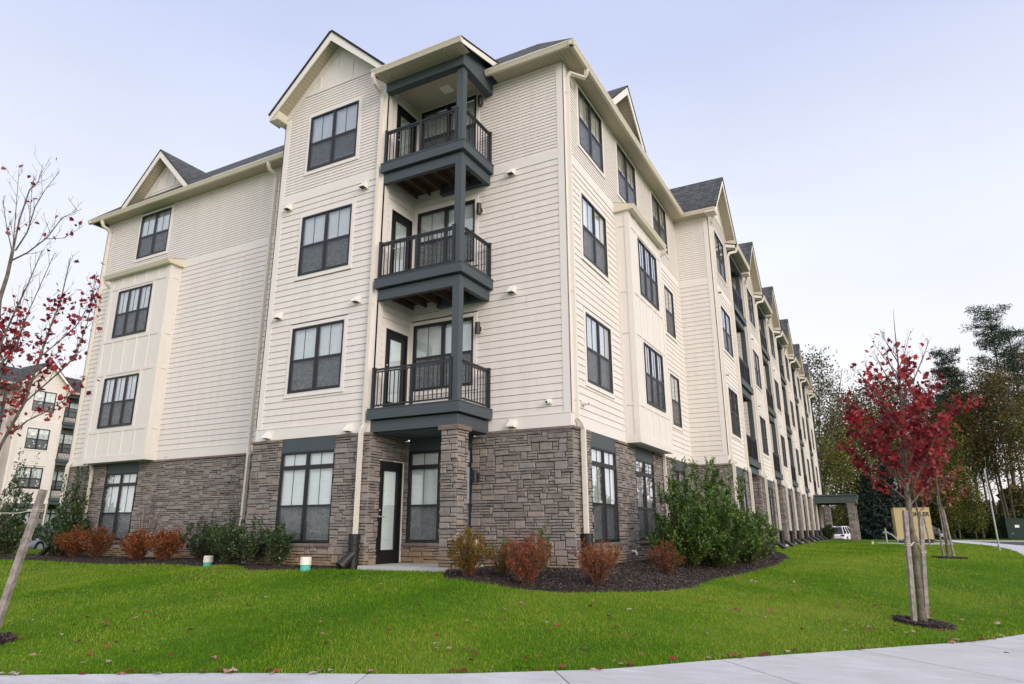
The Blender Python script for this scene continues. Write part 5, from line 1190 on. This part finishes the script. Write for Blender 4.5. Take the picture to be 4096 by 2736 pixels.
TREES=[('B', -3.1, 92.1, 25.9), ('B', -0.9, 87.7, 25.3), ('B', 0.2, 105.2, 25.5), ('B', -6.0, 109.9, 28.0), ('B', 1.8, 117.4, 24.4), ('Y', -1.1, 78.4, 12.3), ('Y', 0.6, 81.6, 11.1), ('Y', 2.0, 89.2, 13.7), ('Y', 3.6, 94.5, 15.2), ('D', 4.7, 111.0, 23.0), ('D', 6.9, 107.6, 24.4), ('S', 4.8, 79.3, 8.1), ('S', 6.3, 81.3, 9.3), ('S', 8.4, 88.0, 8.1), ('D', 9.8, 122.8, 27.2), ('D', 11.7, 117.0, 24.6), ('Y', 11.4, 98.7, 13.3), ('Y', 12.9, 95.0, 11.7), ('Y', 14.6, 98.2, 13.7), ('D', 15.8, 128.3, 24.7), ('B', 16.6, 115.1, 21.6), ('P', 18.8, 111.8, 29.5), ('P', 18.9, 126.5, 29.7), ('D', 20.2, 110.2, 21.2), ('D', 21.3, 106.3, 24.4), ('P', 24.3, 117.0, 37.8), ('Y', 15.5, 89.6, 6.1), ('P', 28.4, 125.9, 35.9), ('D', 29.7, 120.9, 29.8), ('B', 33.3, 128.5, 32.7), ('Y', 25.3, 101.6, 16.5)]
SH=[(-2.6, 82.2, 2.8), (-1.7, 89.5, 2.2), (-0.1, 85.8, 2.5), (3.0, 82.9, 2.4), (4.1, 85.8, 3.0), (5.2, 85.2, 2.6), (6.1, 86.8, 2.5), (7.8, 90.0, 2.8), (9.4, 93.1, 3.1), (10.8, 98.4, 3.2), (11.8, 96.7, 2.9), (13.1, 99.6, 3.2), (14.6, 102.7, 3.5), (15.9, 103.4, 3.2), (17.7, 106.6, 3.8), (19.0, 107.3, 4.0), (20.7, 110.5, 3.8), (22.0, 110.0, 4.2), (22.9, 109.4, 3.8), (25.2, 112.9, 3.8)]
TREES += [('Y', -1.9, 82.6, 9.9), ('S', 3.1, 87.5, 7.6), ('D', 1.3, 102.4, 18.0), ('D', 3.9, 99.3, 18.7), ('Y', 5.6, 97.9, 17.0), ('D', 8.1, 106.1, 19.9), ('D', 9.9, 100.2, 16.8), ('D', 13.0, 108.6, 19.8), ('Y', 14.0, 100.1, 15.9), ('D', 15.5, 105.4, 19.1), ('D', 17.1, 110.8, 20.5), ('D', 17.9, 104.4, 18.1), ('D', 19.3, 109.7, 21.5), ('D', 20.7, 105.9, 20.7), ('D', 21.9, 104.3, 21.6), ('Y', 12.3, 96.9, 8.9), ('S', 10.8, 98.4, 8.4), ('D', 23.6, 107.5, 23.4)]
KD = {'B': ('tall slender tree with thin olive leaves', 'sky showing through its crown'), 'Y': ('bushy yellow green tree', 'low in the woods'), 'D': ('brown green tree with a bare lower trunk', 'back row of the woods'), 'P': ('dark pine standing above the woods', 'layered boughs'), 'S': ('dark spruce low in the woods', 'boughs to the ground')}
ORD = 'first second third fourth fifth sixth seventh eighth ninth tenth eleventh twelfth thirteenth fourteenth fifteenth sixteenth seventeenth eighteenth nineteenth twentieth twenty-first twenty-second twenty-third twenty-fourth twenty-fifth'.split()
TREES_S = sorted(TREES, key=lambda t: (t[1]+13.2) and (t[2]+13.2)/(t[1]-5.6) if False else math.atan2(t[1]-5.58, t[2]+13.17)); cnt = {}
for i, (k, x, y, h) in enumerate(TREES_S):
    c = cnt.get(k, 0); cnt[k] = c+1
    forest_tree(k, x, y, h, '%s, %s of its kind from the left' % (KD[k][0], ORD[c]), 100+i)
WORD = ORD
for i, (x, y, h) in enumerate(SH):
    m_ = (GRNS, F_YEL, HOLLYD, GRNS, F_BRN)[i % 5]
    shrub('woodland_shrub', x, y, h*1.5, h, m_, 1500, .30, 'low woodland shrub at the foot of the woods, %s from the left' % WORD[i], 'shrubs at the foot of the woods', 12, QUAD, QUAD_F, seed=60+i)
# dense undergrowth far back in the woods, where nothing can be told apart
n = 26000; P = np.stack([RNG.uniform(-22, 44, n), RNG.uniform(112, 126, n), RNG.uniform(0, 1, n)**1.4], 1); hh = 6.5+1.5*np.sin(P[:, 0]*.55)+.9*np.sin(P[:, 0]*1.9+1)
P[:, 2] = P[:, 2]*hh; V, F = leaf_faces(P, RNG.uniform(.5, 1.1, n), QUAD, QUAD_F)
tag(link('distant_woods', arr_mesh('distant_woods', V, F, F_BRN)), 'dark undergrowth deep in the woods', None, None, 'stuff')

# ------------------------------------------------------------------ generator cabinet, pipes, poles, utility box
BEIGE = mat('beige enamel', (.56, .44, .24), .5, spec=.4, noise=(2, .4, (.52, .40, .22)))
gy = g1(6.7, 31.8); gen = tag(empty('generator_cabinet', (7.05, 31.6, gy), R(6)), 'beige metal generator cabinet with black lettering on a concrete pad, beyond the maples', 'generator')
m = MB(); m.box(-.88, .88, 0, 1.1, .26, 1.06); m.box(-.88, .88, 0, 1.1, 1.068, 1.93); m.box(-.86, .86, .02, 1.08, 1.06, 1.068); m.box(-.90, .90, -.02, 1.12, 1.93, 1.965); m.obj('cabinet', BEIGE, gen)
m = MB(); m.box(-.84, .84, .03, 1.07, .06, .26); m.obj('base_frame', BLACK, gen)
m = MB()
for i in range(9): m.box(-.895, -.881, .18, .9, .45+i*.07, .485+i*.07)
m.obj('side_louvre', BEIGE, gen)
m = MB(); m.box(-1.9, 1.7, -.25, 1.5, -.1, .06); m.obj('pad', CONC, gen)
cu = bpy.data.curves.new('lettering', 'FONT'); cu.body = 'KOHLER'; cu.size = .30; cu.extrude = .004; cu.align_x = 'CENTER'; cu.offset = .008
lt0 = bpy.data.objects.new('lettering_curve', cu); lm0 = bpy.data.meshes.new_from_object(lt0); bpy.data.objects.remove(lt0); lm0.materials.clear(); lm0.materials.append(BLACK); lt = link('lettering', lm0, gen); lt.location = (.28, -.008, 1.50); lt.rotation_euler = (R(90), 0, 0)
hx, hy = 5.62, 30.9; hz = g1(hx, hy); m = MB()
m.sweep([(0, 0, -.05), (0, 0, .78)], .045, sides=10); m.sweep([(-.12, 0, .60), (.14, 0, .60)], .055, sides=10); m.sweep([(0, 0, .62), (.28, 0, .50), (.52, 0, .22), (.80, .02, .20)], .04, sides=8); m.sweep([(.52, 0, .40), (.52, 0, -.05)], .035, sides=8); m.sweep([(0, 0, .78), (0, 0, .86)], .02, sides=6)
GALV = mat('galvanised steel', (.42, .44, .46), .45, metal=.6, noise=(5, .5, (.30, .32, .34)))
o = m.obj('pipe_valve', GALV); o.location = (hx, hy, hz); tag(o, 'grey valve and pipework standing left of the beige generator', 'pipe valve')
def pole(x, y, h, label):
    z = g1(x, y); m = MB(); m.sweep([(0, 0, -.1), (0, 0, h)], .035, sides=8, rad=[.04, .032]); m.box(-.03, .03, -.055, -.03, h-.5, h+.02); o = m.obj('sign_post', GALV); o.location = (x, y, z); tag(o, label, 'pole', 'bare metal poles by the sidewalk'); return o
pole(9.97, 24.44, 3.55, 'taller bare galvanised pole at the sidewalk edge, rightmost')
pole(8.84, 38.43, 2.85, 'thin pale pole further back, just behind the second maple')
zb = g1(5.48, 29.8); m = MB(); m.box(-.05, .05, -.02, .02, 0, .14, mi=0); m.box(-.05, .05, -.021, .021, .14, .20, mi=1); o = m.obj('marker_stub', [WHITEP, mat('orange paint', (.7, .22, .06), .6)]); o.location = (4.95, 28.9, g1(4.95, 28.9)); tag(o, 'tiny white and orange marker stub in the lawn', 'marker')
UG = mat('dark green enamel', (.012, .030, .022), .5); uz = g1(20.75, 99.2)
ub = tag(empty('utility_box', (20.9, 98.0, uz), R(12)), 'dark green utility box beyond the road at the right edge', 'utility box')
m = MB(); m.box(-1.2, 1.5, 0, 1.8, 0, 2.45); m.prism([(-1.25, 2.45), (1.55, 2.45), (1.55, 2.52), (-1.25, 2.56)], -.06, 1.86, axis='y'); m.obj('cabinet', UG, ub)
m = MB(); m.box(-.25, .25, -.02, -.001, 1.35, 1.68); m.obj('warning_label', WHITEP, ub); m = MB(); m.box(-.75, -.55, -.02, -.001, .5, .68); m.obj('label', mat('blue sticker', (.05, .2, .45), .5), ub)
TEAL = mat('teal pvc', (.10, .50, .42), .5)
for x, y, lb in ((-9.42, -1.20, 'white drain cap on a teal pipe in the lawn, left one by the hollies'), (-5.34, -2.02, 'white drain cap on a teal pipe, between the large window and the downspout')):
    z = g1(x, y); r_ = tag(empty('drain_pipe_stub', (x, y, z)), lb, 'drain pipe', 'white and teal drain pipes')
    m = MB(); m.sweep([(0, 0, -.1), (0, 0, .12)], .105, sides=20); m.obj('pipe', TEAL, r_); m = MB(); m.sweep([(0, 0, .12), (0, 0, .26), (0, 0, .275)], .115, sides=20, rad=[.118, .115, .10]); m.obj('cap', WHITEP, r_)
# a far young tree with a dark bare stem behind the generator
b5 = (8.38, 40.45, g1(8.38, 40.45)); rng = random.Random(77)
maple('young_tree', b5, 'dark bare stemmed young tree behind the generator, right of it', None, [(0, 0, -.05, .09), (*rel(b5, -.12, 0, 1.2), .075), (*rel(b5, -.35, 0, 2.6), .06), (*rel(b5, -.6, 0, 4.2), .03), (*rel(b5, -.7, 0, 5.4), .008)],
      [(rel(b5, -.35, 0, 2.4+.2*i), rel(b5, math.cos(i*2.4), math.sin(i*2.4), .9), 1.3-.05*i, .018) for i in range(12)], 420, REDP, seed=31, size=.12)

# ------------------------------------------------------------------ cars
CARP = {}
def carmat(n, c): return mat(n, c, .22, spec=.6)
TYRE = mat('tyre rubber', (.015, .015, .015), .9); REDL = mat('tail light', (.30, .01, .015), .3); HUB = mat('alloy', (.5, .5, .52), .35, metal=.8); PLATE = mat('licence plate', (.5, .55, .5), .5)
def car(name, x, y, rz, body, label, suv=True):
    """nose towards +x of its own frame; body is one lofted shell with wheel arches, glasshouse above"""
    z = g1(x, y)+.02; root = tag(empty(name, (x, y, z), rz), label, 'car'); L_, W_, Hh = (5.0, 1.98, 1.76) if suv else (4.75, 1.84, 1.46)
    belt = .98 if suv else .88; g0 = .24
    st = [(-L_/2, .50, belt-.22, .82), (-L_/2+.10, .34, belt-.04, .94), (-L_/2+.55, g0, belt, 1), (-L_/4, g0, belt+.01, 1), (L_/8, g0, belt, 1), (L_/2-.9, g0, belt-.05, .98), (L_/2-.30, g0+.04, belt-.18, .92), (L_/2, .38, belt-.34, .78)]
    m = MB(); rings = []
    for (sx, zl, zh, k) in st:
        w = W_/2*k; rings.append([(sx, -w*.90, zl), (sx, -w, zl+.14), (sx, -w, (zl+zh)/2+.05), (sx, -w*.95, zh-.05), (sx, -w*.86, zh), (sx, w*.86, zh), (sx, w*.95, zh-.05), (sx, w, (zl+zh)/2+.05), (sx, w, zl+.14), (sx, w*.90, zl)])
    n0 = len(m.v); [m.v.extend(r) for r in rings]; K = 10
    for i in range(len(rings)-1):
        for k in range(K): a, b = n0+i*K+k, n0+i*K+(k+1) % K; m.f.append((a, a+K, b+K, b)); m.m.append(0)
    m.f.append(tuple(n0+k for k in range(K))); m.f.append(tuple(n0+(len(rings)-1)*K+k for k in range(K-1, -1, -1))); m.m += [0, 0]
    # roof shell
    if suv: gx = (-L_/2+.16, -L_/2+.42, L_*.10, L_*.30)
    else: gx = (-L_/2+.75, -L_/2+1.45, L_*.06, L_*.26)
    wt, wb = W_/2*.70, W_/2*.87
    m.box(gx[1]+.02, gx[2]+.05, -wt, wt, Hh-.05, Hh); 
    body_o = m.obj('body', body, root, smooth=False)
    if suv:
        rr_ = MB(); [rr_.box(gx[1]+.1, gx[2]-.1, s*(wt-.06)-.015, s*(wt-.06)+.015, Hh+.0, Hh+.05) for s in (-1, 1)]; rr_.box(gx[1]-.14, gx[1]+.03, -wt+.02, wt-.02, Hh-.07, Hh-.03); rr_.obj('roof_rail', body, root)
    gl = MB()
    gh = MB(); lo = [(gx[0], -wb, belt), (gx[3], -wb, belt-.03), (gx[3], wb, belt-.03), (gx[0], wb, belt)]; hi = [(gx[1], -wt, Hh-.05), (gx[2], -wt, Hh-.05), (gx[2], wt, Hh-.05), (gx[1], wt, Hh-.05)]
    for i in range(4): j = (i+1) % 4; gl.quad([lo[i], lo[j], hi[j], hi[i]])
    gl.obj('windows', mat('dark car window', (.012, .015, .018), .08, spec=.8), root)
    pl = MB()     # pillars
    for i in range(4): pl.sweep([lo[i], hi[i]], .07, .07)
    for f in (.36, .66):
        for k in (0, 3):
            a = Vector(lo[k]).lerp(Vector(lo[1 if k == 0 else 2]), f); b = Vector(hi[k]).lerp(Vector(hi[1 if k == 0 else 2]), f); pl.sweep([a, b], .06, .06)
    pl.obj('pillars', body, root)
    for sx in (-L_/2+.95, L_/2-.93):
        for s in (-1, 1):
            w = MB(); w.sweep([(sx, s*(W_/2-.22), .36), (sx, s*(W_/2+.005), .36)], .36, sides=24); wo = w.obj('wheel', TYRE, root); h = MB(); h.sweep([(sx, s*(W_/2+.0), .36), (sx, s*(W_/2+.012), .36)], .23, sides=12); h.obj('rim', HUB, wo)
    for s in (-1, 1):
        t = MB(); t.prism([(s*W_*.25, belt-.26), (s*W_*.475, belt-.28), (s*W_*.47, belt-.09), (s*W_*.33, belt-.08)], -L_/2-.012, -L_/2+.12, axis='x'); t.obj('tail_light', REDL, root)
        t = MB(); t.prism([(s*W_*.25, belt-.44), (s*W_*.40, belt-.44), (s*W_*.42, belt-.32), (s*W_*.28, belt-.34)], L_/2-.25, L_/2+.01, axis='x'); t.obj('headlight', HUB, root)
        t = MB(); t.box(L_*.2, L_*.2+.16, s*(W_/2+.02), s*(W_/2+.2), belt-.02, belt+.13); t.obj('mirror', body, root)
    t = MB(); t.box(-L_/2-.015, -L_/2+.02, -.17, .17, .62, .74); t.obj('licence_plate', PLATE, root)
    t = MB(); t.box(-L_/2-.03, -L_/2+.3, -W_*.42, W_*.42, .26, .46); t.obj('rear_bumper', TYRE, root)
    return root
car('parked_car', 1.17, 75.2, R(78), carmat('white car paint', (.75, .76, .80)), 'white estate car seen from behind, parked beyond the canopy pillar')
car('parked_car', 10.3, 92.0, R(8), carmat('black green car paint', (.012, .018, .016)), 'dark car far back under the trees behind the young maples')
car('parked_car', -34.6, 8.2, R(-62), carmat('silver blue car paint', (.25, .30, .38)), 'silver blue saloon car glimpsed behind the hollies at the left edge', suv=False)

# ------------------------------------------------------------------ fallen maple leaves, each lying on the grass or the sidewalk
lm_ = []
for i in range(6):
    T = np.array(MAPLE); Z_ = -.8*RNG.uniform(.3, 1.3)*(T[:, 0]**2)+.35*RNG.uniform(-1, 1)*T[:, 0]*T[:, 1]+RNG.normal(scale=.04, size=len(T)); Vv = np.c_[T, Z_]*.085
    Vv[:, 2] -= Vv[:, 2].min(); lm_.append(Vv)
LC = [('dark red', mat('fallen leaf red', (.16, .015, .02), .6)), ('pinkish brown', mat('fallen leaf faded', (.34, .17, .15), .7)), ('brown', mat('fallen leaf brown', (.16, .07, .04), .7)), ('crimson', mat('fallen leaf crimson', (.28, .03, .04), .6)), ('pale grey', mat('fallen leaf grey', (.36, .30, .27), .8))]
FM = {}
for i in range(6):
    for c, (nm, mt) in enumerate(LC): FM[i, c] = arr_mesh('fallen_leaf', lm_[i], np.array(MAPLE_F), mt)
rng = random.Random(99); n = 0; tries = 0
while n < 285 and tries < 20000:
    tries += 1
    if n < 30: s = rng.uniform(seg[np.argmin(np.hypot(EC[:, 0]+4, EC[:, 1]+9))], seg[np.argmin(np.hypot(EC[:, 0]-8, EC[:, 1]-1.5))]); off = abs(rng.gauss(0, .9)); x, y = walk_pt(s, off+.02); where = 'walk'
    elif n < 110: s = rng.uniform(seg[np.argmin(np.hypot(EC[:, 0]+4.5, EC[:, 1]+9.2))], seg[np.argmin(np.hypot(EC[:, 0]-8.3, EC[:, 1]-2))]); x, y = walk_pt(s, rng.uniform(-.10, .06)); where = 'edge'
    else:
        d = 8*math.exp(rng.random()*math.log(2.1)); a = YAW+rng.uniform(-.78, .72); x, y = CAM.x-math.sin(a)*d, CAM.y+math.cos(a)*d; where = 'lawn'
        if float(sd_walk([x], [y])[0]) > -.1 or bool(mulch_in([x], [y])[0]) or float(foot_dist(np.array([x]), np.array([y]))[()] if False else foot_dist(np.array([x]), np.array([y]))[0]) < 1.5: continue
        if rng.random() > (1 if x > 3 else .75)*min(1, (20/d)**1.2/2.2+.25): continue
    c = rng.choices(range(5), (4, 3, 2, 3, 2))[0]; mz = g1(x, y)
    z = mz+(.014 if where == 'walk' else .018 if where == 'edge' else rng.uniform(.022, .05))
    M = Matrix.Translation((x, y, z)) @ Matrix.Rotation(rng.uniform(0, 6.28), 4, 'Z') @ Matrix.Rotation(rng.uniform(-.5, .5) if where != 'walk' else rng.uniform(-.08, .08), 4, 'X') @ Matrix.Scale(rng.uniform(.7, 1.2)*(1.15 if where == 'edge' else 1), 4)
    o = link('fallen_leaf', FM[rng.randrange(6), c], None, M)
    lab = {'walk': '%s fallen maple leaf lying on the pale sidewalk', 'edge': '%s fallen maple leaf lying along the lawn edge by the sidewalk', 'lawn': '%s fallen maple leaf lying in the grass'}[where] % LC[c][0]
    tag(o, lab, 'leaf', lab.replace('maple leaf', 'maple leaves')); n += 1
